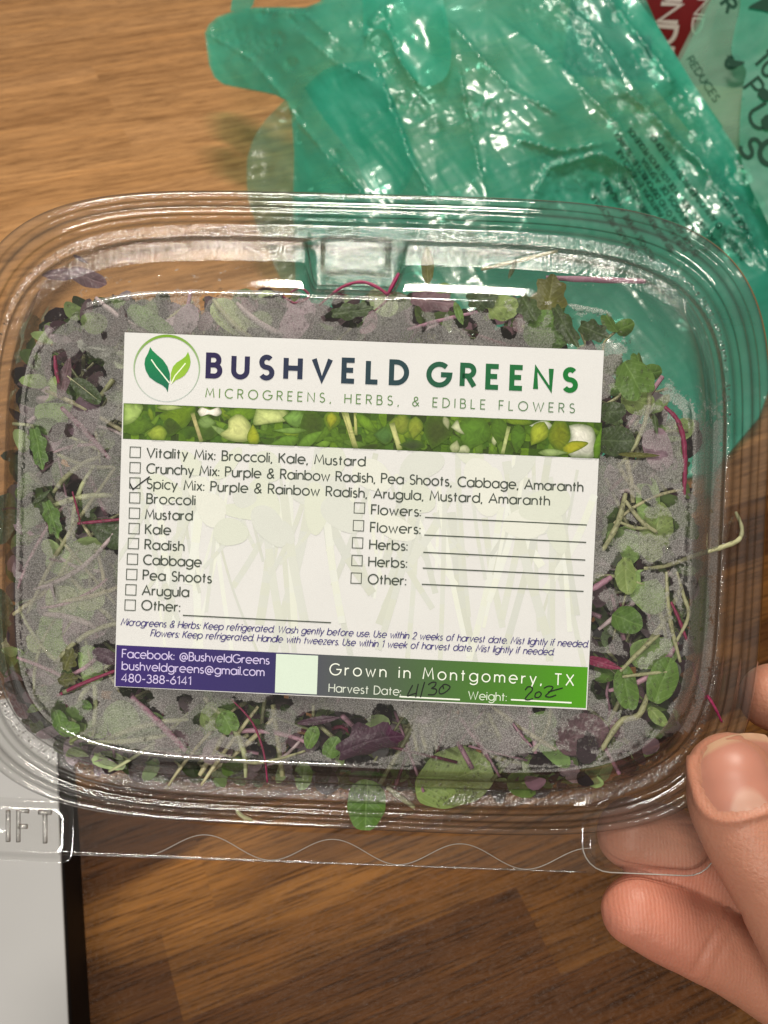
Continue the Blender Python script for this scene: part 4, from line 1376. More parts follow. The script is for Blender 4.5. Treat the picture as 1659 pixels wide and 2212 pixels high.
el(Z2, 870, 260, 36, 60, (160, 166, 34)); pg(Z2, [(885, 95), (1060, 100), (1085, 165), (960, 188), (868, 192)], (182, 194, 124)); el(Z2, 1120, 150, 60, 52, (112, 150, 72))
el(Z2, 1235, 175, 70, 80, (44, 58, 14)); el(Z2, 1350, 170, 50, 56, (110, 130, 24)); el(Z2, 1350, 165, 32, 42, (168, 168, 40)); el(Z2, 1090, 228, 90, 18, (112, 146, 70)); el(Z2, 1060, 300, 80, 36, (92, 132, 40), -12)
el(Z2, 1225, 285, 80, 32, (98, 138, 44), -35); el(Z2, 1300, 312, 42, 20, (112, 150, 48), -10); sm_(Z2, (1425, 110), (1500, 340), 26, (178, 178, 112)); sm_(Z2, (1500, 110), (1505, 260), 20, (170, 172, 104))
sm_(Z3, (20, 110), (85, 345), 28, (180, 180, 116)); el(Z3, 150, 190, 30, 80, (100, 136, 30), -20); el(Z3, 250, 250, 54, 52, (62, 100, 50)); el(Z3, 350, 180, 60, 60, (130, 140, 50)); sm_(Z3, (300, 180), (350, 345), 34, (184, 186, 124))
el(Z3, 420, 312, 64, 32, (34, 36, 34)); el(Z3, 570, 230, 84, 95, (42, 44, 22)); el(Z3, 438, 212, 46, 62, (136, 146, 48)); el(Z3, 632, 180, 20, 38, (168, 168, 136))
el(Z3, 790, 240, 96, 100, (76, 116, 32)); pg(Z3, [(660, 205), (700, 160), (720, 210), (745, 250), (700, 235)], (180, 186, 150)); el(Z3, 735, 345, 38, 34, (194, 198, 164)); el(Z3, 690, 325, 30, 36, (186, 190, 150))
el(Z3, 930, 275, 18, 38, (186, 190, 150)); el(Z3, 950, 230, 50, 70, (66, 100, 24)); sm_(Z3, (1015, 200), (975, 370), 24, (170, 180, 120)); el(Z3, 1065, 275, 44, 76, (70, 108, 26)); el(Z3, 1210, 195, 60, 32, (226, 226, 216))
el(Z3, 1190, 245, 54, 70, (162, 172, 50)); el(Z3, 1330, 240, 66, 100, (112, 118, 18)); pg(Z3, [(1380, 195), (1440, 185), (1520, 205), (1545, 280), (1530, 390), (1420, 400), (1360, 340), (1390, 270)], (206, 206, 194))
pg(Z3, [(1340, 330), (1400, 290), (1500, 300), (1440, 345), (1360, 370)], (152, 152, 32)); el(Z3, 1285, 362, 80, 22, (152, 172, 114)); el(Z3, 1565, 300, 24, 90, (86, 126, 22))
ps.build('seedling_photo_strip', ink_mat('photo_print', .55), label, False, True)

GREY = lin(66, 74, 66)
ls = Print()
W_ = .15
for st, a, b_ in (('Vitality Mix: Broccoli, Kale, Mustard', (318, 988), (789, 1007)),
                  ('Crunchy Mix: Purple & Rainbow Radish, Pea Shoots, Cabbage, Amaranth', (318, 1022), (1259, 1062)),
                  ('Spicy Mix: Purple & Rainbow Radish, Arugula, Mustard, Amaranth', (318, 1055), (1187, 1092)),
                  ('Broccoli', (318, 1087), (422, 1091)), ('Mustard', (315, 1121), (416, 1124)), ('Kale', (315, 1153), (369, 1155)), ('Radish', (314, 1186), (398, 1190)),
                  ('Cabbage', (311, 1219), (435, 1224)), ('Pea Shoots', (310, 1252), (457, 1259)), ('Arugula', (308, 1285), (408, 1289)), ('Other:', (307, 1317), (389, 1321)),
                  ('Flowers:', (803, 1111), (909, 1115)), ('Flowers:', (801, 1149), (908, 1153)), ('Herbs:', (799, 1186), (880, 1189)), ('Herbs:', (797, 1223), (879, 1226)), ('Other:', (796, 1261), (877, 1264))):
    ls.text(st, a, b_, 20.5, W_, GREY)
ls.done('checklist_lettering')
bx_ = Print()
for cx, cy_ in ((293, 977), (292.7, 1010.4), (292.3, 1043.4), (292, 1075.3), (291.3, 1108.7), (290.6, 1141.7), (289, 1174), (287, 1207.7), (285.4, 1240.7), (283.6, 1274), (282, 1307),
                (777, 1097.4), (775, 1135.5), (773, 1172.7), (771.8, 1210.8), (770, 1248.8)):
    h = 11.2
    q = [(cx + a * cos(.035) - b_ * sin(.035), cy_ + a * sin(.035) + b_ * cos(.035)) for a, b_ in ((-h, -h), (h, -h), (h, h), (-h, h), (-h, -h))]
    bx_.line(q, 2.0, lin(84, 90, 82))
    if cx == 282:
        bx_.done('checkboxes')
        bx_ = Print()
bx_.done('checkboxes')
ln_ = Print()
for a, b_ in (((395.8, 1329), (716, 1345)), ((918.6, 1117.6), (1268, 1134)), ((917, 1155.6), (1266.5, 1171.6)), ((914.8, 1193), (1264.6, 1209.6)), ((913.6, 1227), (1262.7, 1243)), ((911.7, 1262), (1260.8, 1277.3))):
    ln_.line([a, b_], 2.6, lin(70, 78, 68))
ln_.done('write_in_lines')
sm2 = Print()
IND = lin(62, 54, 116)
sm2.text('Microgreens & Herbs: Keep refrigerated. Wash gently before use. Use within 2 weeks of harvest date. Mist lightly if needed.', (262, 1350), (1270, 1398), 14.5, .13, IND, slant=.22)
sm2.text('Flowers: Keep refrigerated. Handle with tweezers. Use within 1 week of harvest date. Mist lightly if needed.', (326, 1374), (1196, 1415), 14.5, .13, IND, slant=.22)
sm2.done('storage_note_lettering')

BQ = [(252.4, 1393), (1270, 1441), (1266, 1529.5), (250, 1482)]
br = Print()
def bar_pt(u, v):
    a = [BQ[0][i] * (1 - u) + BQ[1][i] * u for i in (0, 1)]
    b_ = [BQ[3][i] * (1 - u) + BQ[2][i] * u for i in (0, 1)]
    return (a[0] * (1 - v) + b_[0] * v, a[1] * (1 - v) + b_[1] * v)
def bar_col(u):
    st = [(0, lin(48, 28, 104)), (.33, lin(44, 38, 92)), (.335, lin(44, 38, 92)), (.44, lin(74, 78, 84)), (.58, lin(70, 88, 66)), (.78, lin(66, 112, 36)), (1, lin(72, 146, 12))]
    for (p, c), (q, d) in zip(st, st[1:]):
        if u <= q:
            t = (u - p) / (q - p)
            return tuple(a * (1 - t) + b_ * t for a, b_ in zip(c, d))
    return st[-1][1]
for k in range(48):
    u0, u1 = k / 48, (k + 1) / 48
    br.shape([bar_pt(u0, 0), bar_pt(u1, 0), bar_pt(u1, 1), bar_pt(u0, 1)], [bar_col(u0), bar_col(u1), bar_col(u1), bar_col(u0)], 1.3)
br.shape([bar_pt(.339, .03), bar_pt(.428, .03), bar_pt(.428, .97), bar_pt(.339, .97)], lin(206, 222, 208), 1.5)
br.done('colour_bar')
ct = Print()
LIL = lin(196, 186, 226)
ct.text('Facebook: @BushveldGreens', (265, 1420), (582, 1434.5), 17.5, .13, LIL)
ct.text('bushveldgreens@gmail.com', (264.6, 1446), (571, 1460), 17.5, .13, LIL)
ct.text('480-388-6141', (263.5, 1472), (413, 1479), 17, .13, LIL)
ct.done('contact_lettering')
gr_ = Print()
WHT = lin(232, 238, 228)
gr_.text('Grown in Montgomery, TX', (713, 1457), (1239, 1481), 24, .105, WHT, lo=.1, hi=.6)
gr_.text('Harvest Date:', (711, 1494), (866, 1502), 17.5, .115, lin(206, 214, 204))
gr_.text('Weight:', (1012, 1510), (1094, 1514), 17.5, .115, lin(206, 220, 200))
gr_.line([(863.4, 1504.4), (994, 1511)], 3.2, WHT)
gr_.line([(1104, 1511), (1235, 1517.7)], 3.2, WHT)
gr_.done('harvest_lettering')
hw = Print()
Z4 = lambda p: (713.2 + p[0] * .3803, 1014.9 + p[1] * .3803)
PEN = lin(18, 26, 20)
for st in ([(470, 1222), (452, 1255), (441, 1284), (465, 1275), (490, 1268)], [(502, 1215), (494, 1250), (487, 1292)], [(538, 1203), (526, 1245), (514, 1292)],
           [(558, 1220), (580, 1206), (602, 1208), (595, 1228), (578, 1240), (600, 1244), (606, 1258), (590, 1276), (556, 1276)],
           [(640, 1224), (622, 1245), (622, 1268), (640, 1270), (666, 1254), (682, 1232), (660, 1218), (642, 1222), (646, 1244)],
           [(1108, 1250), (1124, 1232), (1146, 1234), (1148, 1252), (1124, 1278), (1108, 1302), (1130, 1306), (1152, 1298)],
           [(1168, 1268), (1164, 1288), (1184, 1292), (1200, 1274), (1188, 1260), (1168, 1268)], [(1214, 1240), (1240, 1228), (1266, 1234), (1246, 1262), (1224, 1284), (1250, 1290), (1284, 1278)], [(1238, 1262), (1278, 1250), (1322, 1238)]):
    if st[0] == (1108, 1250):
        hw.done('handwritten_date')
        hw = Print()
    hw.line([(p.x, p.y) for p in catmull([Z4(q) + (0,) for q in st], 4)], 2.7, PEN, 1.95)
hw.done('handwritten_weight')
hw = Print()
hw.line([Z1(*p) for p in ((178, 1030), (186, 1048), (198, 1070), (240, 1036), (303, 990))], 3.0, lin(30, 34, 32), 1.9)
hw.done('tick_mark')

# ------------------------------------------------------------------ plastic bags
M_BAG = bag_mat('teal_film', (0.055, 0.54, 0.395), 0.50, 0.5)
M_BAGB = bag_mat('teal_film_back', (0.08, 0.46, 0.36), 0.34, 0.4)
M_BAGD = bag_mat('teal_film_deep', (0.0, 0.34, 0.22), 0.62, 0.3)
M_BAGP = bag_mat('pale_green_film', (0.22, 0.42, 0.30), 0.40, 0.45)
M_BAGINK = simple_mat('bag_ink', (0.006, 0.04, 0.026), 0.6, 0.1)
Z6 = lambda x, y: (384 + x * .3968, y * .3968)
Z7 = lambda x, y: (987.5 + x * .405, y * .405)
CREASES = [[Z6(*p) for p in l] for l in ([(180, 180), (400, 310), (600, 540), (660, 650), (850, 870), (1000, 1040)], [(1080, 340), (1180, 600), (1280, 870), (1390, 1080)], [(700, 190), (860, 330), (1010, 400)],
                                          [(1020, 200), (1060, 100), (1140, 20)], [(1150, 120), (1210, 320), (1290, 440)], [(420, 45), (700, 70), (830, 180)])] + \
          [[Z7(*p) for p in l] for l in ([(330, 170), (560, 350), (860, 660), (960, 850)], [(560, 0), (760, 180), (960, 480), (1160, 740), (1330, 880), (1530, 1080)], [(820, 0), (960, 170), (1150, 420)], [(900, 480), (1100, 660), (1250, 800), (1560, 1200)],
                                          [(0, 150), (130, 300), (300, 480), (520, 590)], [(30, 430), (60, 620), (120, 860)], [(340, 740), (560, 800), (760, 760)], [(380, 1100), (480, 890), (770, 810), (930, 900), (1000, 1100)], [(1200, 1400), (1400, 1180), (1560, 1250), (1659, 1430)])]
CRINK = [Z6(*p[:2]) + (p[2] * .40,) for p in ((250, 200, 120), (400, 260, 130), (520, 230, 70), (650, 80, 90), (480, 60, 60), (1130, 270, 90), (1150, 370, 80), (1220, 570, 60), (1310, 600, 60), (1400, 700, 50), (640, 640, 40), (860, 850, 40), (460, 800, 110), (500, 960, 90), (620, 350, 40), (860, 270, 60), (1010, 160, 80))] + \
        [Z7(*p[:2]) + (p[2] * .405,) for p in ((420, 60, 130), (540, 120, 120), (620, 130, 140), (660, 300, 140), (780, 430, 100), (850, 560, 60), (980, 350, 110), (1000, 620, 130), (1180, 560, 120), (1240, 800, 150), (560, 950, 200), (470, 1050, 140), (760, 960, 120), (700, 1000, 100), (860, 1060, 60), (1450, 960, 110), (1480, 1270, 120), (1560, 1350, 100), (60, 620, 110), (180, 600, 60), (1560, 1100, 80), (880, 80, 90), (1090, 80, 70))]

def seg_d(px, py, a, b_):
    vx, vy = b_[0] - a[0], b_[1] - a[1]
    t = max(0, min(1, ((px - a[0]) * vx + (py - a[1]) * vy) / (vx * vx + vy * vy)))
    dx, dy = px - a[0] - vx * t, py - a[1] - vy * t
    return math.hypot(dx, dy), (vx * dy - vy * dx)

def crink_amt(x, y):
    c = 0
    for cx, cy_, r in CRINK:
        d = math.hypot(x - cx, y - cy_) / r
        if d < 1.3:
            c = max(c, sstep(1.25, .35, d))
    return c

def vor(x, y, sx, sy, an, sd):
    """distance to the nearest fold centre: cones that meet in sharp creases"""
    c, s_ = cos(an), sin(an)
    d = noise.voronoi(Vector(((x * c + y * s_) / sx, (y * c - x * s_) / sy, sd)))[0]
    return d[0], d[1]
def crumple(x, y, sd, amp=1.0):
    """metres towards the camera: slack film broken into facets by sharp creases"""
    h = .012 * noise.noise(Vector((x / 260, y / 260, sd)))
    wx = x + 30 * noise.noise(Vector((x / 90, y / 90, sd + 3)))
    wy = y + 30 * noise.noise(Vector((x / 90, y / 90, sd + 7)))
    f1, f2 = vor(wx, wy, 150, 60, .9, sd + 4)
    h -= .0032 * f1
    g1, g2 = vor(wx, wy, 60, 30, .75, sd + 9)
    h -= .0005 * g1
    st = 1 - abs(noise.noise(Vector(((x * .78 - y * .62) / 22, (y * .78 + x * .62) / 210, sd + 2))) * 2)
    h += .0004 * st ** 4
    st = 1 - abs(noise.noise(Vector(((x * .45 + y * .89) / 26, (y * .45 - x * .89) / 150, sd + 12))) * 2)
    h += .0004 * st ** 4
    return h * amp

def crease_h(x, y):
    h = 0
    for l in CREASES:
        best, side = 1e9, 0
        for a, b_ in zip(l, l[1:]):
            d, s_ = seg_d(x, y, a, b_)
            if d < best:
                best, side = d, s_
        if best < 90:
            h += .0016 * math.exp(-best / 5) + .0060 * math.exp(-best / 34) * (1 if side > 0 else .30)
    return h

def crinkle_h(x, y, sd=0):
    c = crink_amt(x, y)
    if c <= 0:
        return 0
    f1, f2 = vor(x, y, 22, 11, .8, sd + 20)
    g1, g2 = vor(x, y, 15, 22, -.5, sd + 31)
    return -c * (.0023 * f1 + .0017 * g1)

def bag_depth(x, y):
    d = .50 + .000125 * (1000 - y)
    d += .07 * sstep(720, 440, x)
    d += .00006 * abs(x - 1050)
    return min(d, table_depth(x, y) - .01) - crumple(x, y, 1.5) - crease_h(x, y) - crinkle_h(x, y)

def sheet(name, poly, depth, mat, parent, step=7, crk=1.0):
    mnx, mxx = min(p[0] for p in poly), max(p[0] for p in poly)
    mny, mxy = min(p[1] for p in poly), max(p[1] for p in poly)
    dense = []
    for a, b_ in zip(poly, poly[1:] + poly[:1]):
        n = max(1, int(math.hypot(b_[0] - a[0], b_[1] - a[1]) / step))
        dense += [(a[0] + (b_[0] - a[0]) * k / n, a[1] + (b_[1] - a[1]) * k / n) for k in range(n)]
    vs = [Vector(p) for p in dense]
    ne = len(vs)
    r = random.Random(1)
    yy = mny
    row = 0
    while yy < mxy:
        xx = mnx + (row % 2) * step / 2
        while xx < mxx:
            vs.append(Vector((xx + r.uniform(-.2, .2) * step, yy + r.uniform(-.2, .2) * step)))
            xx += step
        yy += step * .87
        row += 1
    res = delaunay_2d_cdt(vs, [(k, (k + 1) % ne) for k in range(ne)], [], 1, 1e-4)
    pts, faces = res[0], res[2]
    used = sorted({i for f in faces for i in f})
    mp = {i: k for k, i in enumerate(used)}
    v3 = [at_depth(pts[i].x, pts[i].y, depth(pts[i].x, pts[i].y)) for i in used]
    ck = [crk * crink_amt(pts[i].x, pts[i].y) for i in used]
    c0 = v3[0].copy()
    return mesh_obj(name, v3, [tuple(mp[i] for i in f) for f in faces], mat, parent, True, {'crinkle': ('FLOAT', ck)})

def smooth_poly(pts, n=4):
    sm = catmull([p + (0,) for p in pts + pts[:1]], n)
    return [(p.x, p.y) for p in sm[:-1]]

bag = empty('plastic_bag', Matrix.Identity(4))
tag(bag, 'crumpled teal green plastic grocery bag lying on the table behind the container', 'plastic bag', 'green plastic grocery bags')
main = [(443, 71), (452, 52), (470, 36), (505, 24), (550, 16), (610, 15), (660, 16), (690, 4), (715, -30), (735, -70), (1000, -70), (1330, -75), (1372, -10), (1392, 18), (1417, 49), (1465, 126), (1526, 227), (1587, 316), (1636, 397), (1668, 440), (1740, 540), (1720, 680), (1640, 900), (1540, 1020), (1300, 1060), (1000, 1060), (720, 1040), (660, 900), (640, 640), (634, 420), (636, 330), (630, 250), (618, 216), (590, 202), (551, 194), (503, 185), (480, 180), (463, 167), (452, 140), (448, 110)]
front = sheet('front_sheet', main, bag_depth, M_BAG, bag, 5)
back = [(x, y) for x, y in main]
sheet('back_sheet', [(x + (6 if x < 700 else 0), y + 4) for x, y in main], lambda x, y: min(bag_depth(x, y) + .055 + .02 * noise.noise(Vector((x / 150, y / 150, 8))), table_depth(x, y) - .003), M_BAGB, bag, 10, .5)
low = smooth_poly([(618, 214), (596, 236), (572, 262), (551, 294), (538, 330), (534, 353), (535, 413), (548, 470), (580, 540), (620, 620), (700, 640), (690, 480), (660, 330)])
sheet('side_gusset', low, lambda x, y: bag_depth(640 + .2 * (x - 640), y) + .035 + .006 * noise.noise(Vector((x / 40, y / 30, 3))) - crinkle_h(x, y, 3), M_BAGP, bag, 7)
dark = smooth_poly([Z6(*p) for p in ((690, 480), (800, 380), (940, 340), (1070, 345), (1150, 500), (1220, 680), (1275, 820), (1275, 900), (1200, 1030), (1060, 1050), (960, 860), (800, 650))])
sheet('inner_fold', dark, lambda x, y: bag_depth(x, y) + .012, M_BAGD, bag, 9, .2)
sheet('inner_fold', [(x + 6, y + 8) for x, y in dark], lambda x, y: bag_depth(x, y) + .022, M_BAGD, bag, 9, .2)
flap = smooth_poly([Z6(*p) for p in ((1015, 200), (1010, 60), (1040, -120), (1380, -140), (1450, 20), (1490, 280), (1460, 420), (1360, 472), (1300, 440), (1210, 330), (1120, 160))])
sheet('handle_flap', flap, lambda x, y: bag_depth(x, y) - .010 - .006 * noise.noise(Vector((x / 60, y / 90, 5))), M_BAG, bag, 7, .6)
strap = [(498, 24), (510, -60), (560, -60), (548, 10), (538, 22)]
sheet('handle_strap', strap, lambda x, y: bag_depth(x, y) + .01, M_BAG, bag, 7)
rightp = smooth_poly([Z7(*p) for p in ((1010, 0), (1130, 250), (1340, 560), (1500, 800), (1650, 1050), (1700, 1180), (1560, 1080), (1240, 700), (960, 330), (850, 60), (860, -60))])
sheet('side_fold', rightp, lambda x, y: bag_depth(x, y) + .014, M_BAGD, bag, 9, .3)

def bag_text(owner, depth, mat, lines, name='print_lettering'):
    mb = MB()
    for st, p0, p1, cap, wt in lines:
        dx, dy = p1[0] - p0[0], p1[1] - p0[1]
        W = math.hypot(dx, dy)
        ux, uy = dx / W, dy / W
        vx, vy = uy, -ux
        for x0, si, quads in text_quads(st, W, cap, wt):
            for q in quads:
                pts = []
                for a, b_ in q:
                    X_, Y_ = p0[0] + a * ux + b_ * vx, p0[1] + a * uy + b_ * vy
                    pts.append(at_depth(X_, Y_, depth(X_, Y_) - .0009))
                mb.poly(pts)
    return mb.build(name, mat, owner)
bag_text(bag, bag_depth, M_BAGINK, [
    ('PLEASE RECYCLE', Z7(960, 1330), Z7(735, 1035), 11, .17), ('RECYCLE WHERE AVAILABLE', Z7(1060, 1380), Z7(800, 960), 11, .17),
    ('KEEP AWAY FROM BABIES AND CHILDREN', Z7(1160, 1330), Z7(890, 935), 11, .17),
    ('POR FAVOR PARTICIPA EN RECICLAJE', Z7(1230, 1330), Z7(868, 790), 11, .17), ('DONDE ADOS O NO DISPONIBLES EN SU AREA', Z7(1290, 1350), Z7(858, 700), 11, .17),
    ('EVITAR RIESGOS DE ASFIXIA', Z7(1350, 1320), Z7(1000, 840), 11, .17), ('ALEJADO DE LOS BEBES Y DE LOS NINOS PEQUENOS', Z7(1420, 1330), Z7(930, 680), 11, .17),
    ('PATENT AND ANY OTHER PATENTS PENDING', Z7(1540, 1370), Z7(1052, 715), 12, .17), ('MADE IN USA', Z7(1575, 1250), Z7(1425, 1035), 13, .17)])
# big print of the far side seen through the film
bag_text(bag, lambda x, y: bag_depth(x, y) + .002, M_BAGINK, [('V', Z7(1080, 265), Z7(960, 150), 30, .42)], 'bold_print')

bag2 = empty('plastic_bag', Matrix.Identity(4))
tag(bag2, 'second green plastic grocery bag with large dark print at the upper right edge', 'plastic bag', 'green plastic grocery bags')
def bag2_depth(x, y):
    d = .60 + .00014 * (600 - y) - .00012 * (x - 1500)
    return min(d, table_depth(x, y) - .01) - crumple(x, y, 6.5, .3)
b2 = [Z7(1100, 420), Z7(1180, 300), Z7(1270, 120), Z7(1360, -60), (1560, -80), (1760, -80), (1760, 700), Z7(1659, 1100), Z7(1480, 800), Z7(1300, 600)]
sheet('front_sheet', b2, bag2_depth, M_BAGP, bag2, 8, .3)
b3 = smooth_poly([(1597, -70), (1600, 10), (1586, 70), (1582, 120), (1612, 150), (1604, 200), (1600, 330), (1640, 440), (1760, 620), (1760, -70)])
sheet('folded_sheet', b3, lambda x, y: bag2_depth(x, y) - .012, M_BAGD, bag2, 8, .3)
sheet('back_sheet', [(x + 10, y) for x, y in b2], lambda x, y: min(bag2_depth(x, y) + .05, table_depth(x, y) - .003), M_BAG, bag2, 10, .3)
M_BAGINK2 = simple_mat('bag_bold_ink', (0.008, 0.04, 0.024), 0.6, 0.1)
for w_ in (('REDUCES', Z7(1225, 318), Z7(1372, 545), 16, .13), ('R', Z7(1405, 22), Z7(1440, 70), 30, .24), ('O', Z7(1425, 330), Z7(1455, 372), 30, .28)):
    bag_text(bag2, lambda x, y: bag2_depth(x, y) + .0003, M_BAGINK2, [w_], 'bold_print')
for w_ in (('P', Z7(1528, 470), Z7(1566, 520), 40, .15), ('U', Z7(1545, 610), Z7(1600, 700), 50, .15), ('TO', Z7(1580, 330), Z7(1659, 420), 40, .16), ('S', Z7(1500, 780), Z7(1540, 850), 44, .2), ('G', Z7(1590, 800), Z7(1660, 900), 56, .2)):
    bag_text(bag2, lambda x, y: bag2_depth(x, y) - .0118, M_BAGINK2, [w_], 'bold_print')
def bag_leaf(pts, off):
    mb = MB()
    pts = smooth_poly([Z7(*p) for p in pts], 5)
    mb.poly([at_depth(x, y, bag2_depth(x, y) - off) for x, y in pts])
    mb.build('leaf_print', M_BAGINK2, bag2)
bag_leaf([(1550, 40), (1600, 10), (1700, -30), (1700, 60), (1620, 52)], .0135)
bag_leaf([(1440, 290), (1480, 320), (1535, 330), (1500, 355), (1455, 350)], .0135)
bag_leaf([(1620, 640), (1660, 610), (1690, 680), (1640, 690)], .0135)
bag_leaf([(1600, 500), (1640, 470), (1690, 520), (1640, 535)], .0135)

# ------------------------------------------------------------------ red package between the bags
M_RED = simple_mat('red_card', (0.20, 0.008, 0.016), 0.4, vary=.2)
M_WHITE = simple_mat('white_print', (0.7, 0.66, 0.66), 0.5)
M_GAPSHADE = simple_mat('gap_shade', (0.05, 0.008, 0.01), 0.5)
pk = empty('red_package', Matrix.Translation(on_table(1440, 150)) @ Matrix.Rotation(math.radians(-12), 4, 'Z'))
tag(pk, 'red printed package with white letters wedged between the two green bags', 'package')
def rbox(name, x0, x1, y0, y1, z0, z1, r, mat, parent):
    import bmesh
    bm = bmesh.new()
    bmesh.ops.create_cube(bm, size=1)
    for v in bm.verts:
        v.co = Vector(((x0 + x1) / 2 + v.co.x * (x1 - x0), (y0 + y1) / 2 + v.co.y * (y1 - y0), (z0 + z1) / 2 + v.co.z * (z1 - z0)))
    bmesh.ops.bevel(bm, geom=bm.edges[:], offset=r, segments=3, profile=.6, affect='EDGES')
    me = bpy.data.meshes.new(name)
    bm.to_mesh(me)
    bm.free()
    me.materials.append(mat)
    me.polygons.foreach_set('use_smooth', [True] * len(me.polygons))
    o = bpy.data.objects.new(name, me)
    COL.objects.link(o)
    o.parent = parent
    return o
rbox('carton', -.09, .030, -.03, .10, 0, .085, .004, M_RED, pk)
rbox('gap_shade_block', .0315, .07, -.028, .10, 0, .084, .003, M_GAPSHADE, pk)  # dark block added to stand for the shade in the gap between the bags
def pk_text(st, x, z, L, cap, wt):
    mb = MB()
    for x0, si, quads in text_quads(st, L, cap, wt):
        for q in quads:
            mb.poly([(x + b_, -.0305 - .0008, z - a) for a, b_ in q])
    mb.build('package_lettering', M_WHITE, pk)
pk_text('UNDER', -.016, .080, .075, .016, .22)
pk_text('UND', .012, .083, .040, .008, .2)

# ------------------------------------------------------------------ pale flat device at the lower left
M_SILVER = simple_mat('pale_grey_top', (0.36, 0.36, 0.365), 0.5, 0.2, vary=.12, bscale=60)
M_BLACK = simple_mat('black_side', (0.008, 0.006, 0.006), 0.6, 0.1)
A = on_table(176, 1850)
Bp = on_table(198, 2212)
dv = (A - Bp).normalized()
n_ = Vector((-dv.y, dv.x, 0))
if n_.x > 0:
    n_ = -n_
m4 = Matrix(((n_.x * -1, dv.x, 0, Bp.x), (n_.y * -1, dv.y, 0, Bp.y), (0, 0, 1, 0), (0, 0, 0, 1)))
dev = empty('flat_device', m4)
tag(dev, 'pale grey flat topped device with a black side edge at the lower left', 'device')
rbox('body', -.30, 0, -.20, .115, .0005, .0325, .0015, M_BLACK, dev)
rbox('top_panel', -.30, -.0006, -.20, .1145, .0329, .0345, .0006, M_SILVER, dev)

# ------------------------------------------------------------------ hand
def finger(mb, st, n=28):
    """st: (x, y, z, r) from the tip inwards"""
    ctr = catmull([P(x, y, z) for x, y, z, r in st], 8)
    rad = [p.x for p in catmull([(r, 0, 0) for x, y, z, r in st], 8)]
    d0 = (ctr[0] - ctr[1]).normalized()
    r0 = rad[0] * S
    c, r_ = [], []
    for k in range(1, 10):
        a = pi / 2 * k / 9
        c.append(ctr[0] + d0 * r0 * cos(a) * .95)
        r_.append(r0 * sin(a))
    for p, r in zip(ctr[1:], rad[1:]):
        c.append(p)
        r_.append(r * S)
    mb.tube(c, r_, n)

hm = MB()
TH_ST = [(1582, 1676, 8, 96), (1596, 1728, 14, 108), (1640, 1820, 22, 110), (1700, 1930, 26, 108), (1790, 2090, 20, 122), (1900, 2260, -30, 160), (2000, 2420, -110, 200)]
finger(hm, TH_ST)
finger(hm, [(1668, 1505, -232, 80), (1760, 1545, -236, 88), (1900, 1650, -250, 96), (2060, 1850, -240, 110), (2110, 2100, -190, 150), (2100, 2300, -160, 190)])
finger(hm, [(1364, 1800, -212, 84), (1440, 1828, -222, 95), (1540, 1872, -236, 97), (1640, 1915, -250, 102), (1800, 2000, -270, 106), (1990, 2150, -250, 120), (2100, 2300, -190, 170)])
finger(hm, [(1372, 1966, -128, 80), (1430, 1990, -140, 90), (1500, 2022, -152, 93), (1580, 2064, -166, 92), (1660, 2112, -178, 96), (1800, 2200, -196, 108), (1960, 2320, -200, 130), (2100, 2440, -190, 170)])
finger(hm, [(2000, 2250, -150, 170), (2080, 2400, -150, 190), (2200, 2600, -150, 200)])
me0 = bpy.data.meshes.new('hand')
me0.from_pydata([tuple(v) for v in hm.v], [], hm.f)
tmp = bpy.data.objects.new('hand_build', me0)
COL.objects.link(tmp)
md = tmp.modifiers.new('r', 'REMESH')
md.mode = 'VOXEL'
md.voxel_size = .0007
sm = tmp.modifiers.new('s', 'SMOOTH')
sm.iterations = 8
sm.factor = .5
dg = bpy.context.evaluated_depsgraph_get()
me = bpy.data.meshes.new_from_object(tmp.evaluated_get(dg))
bpy.data.objects.remove(tmp)
me.name = 'hand'

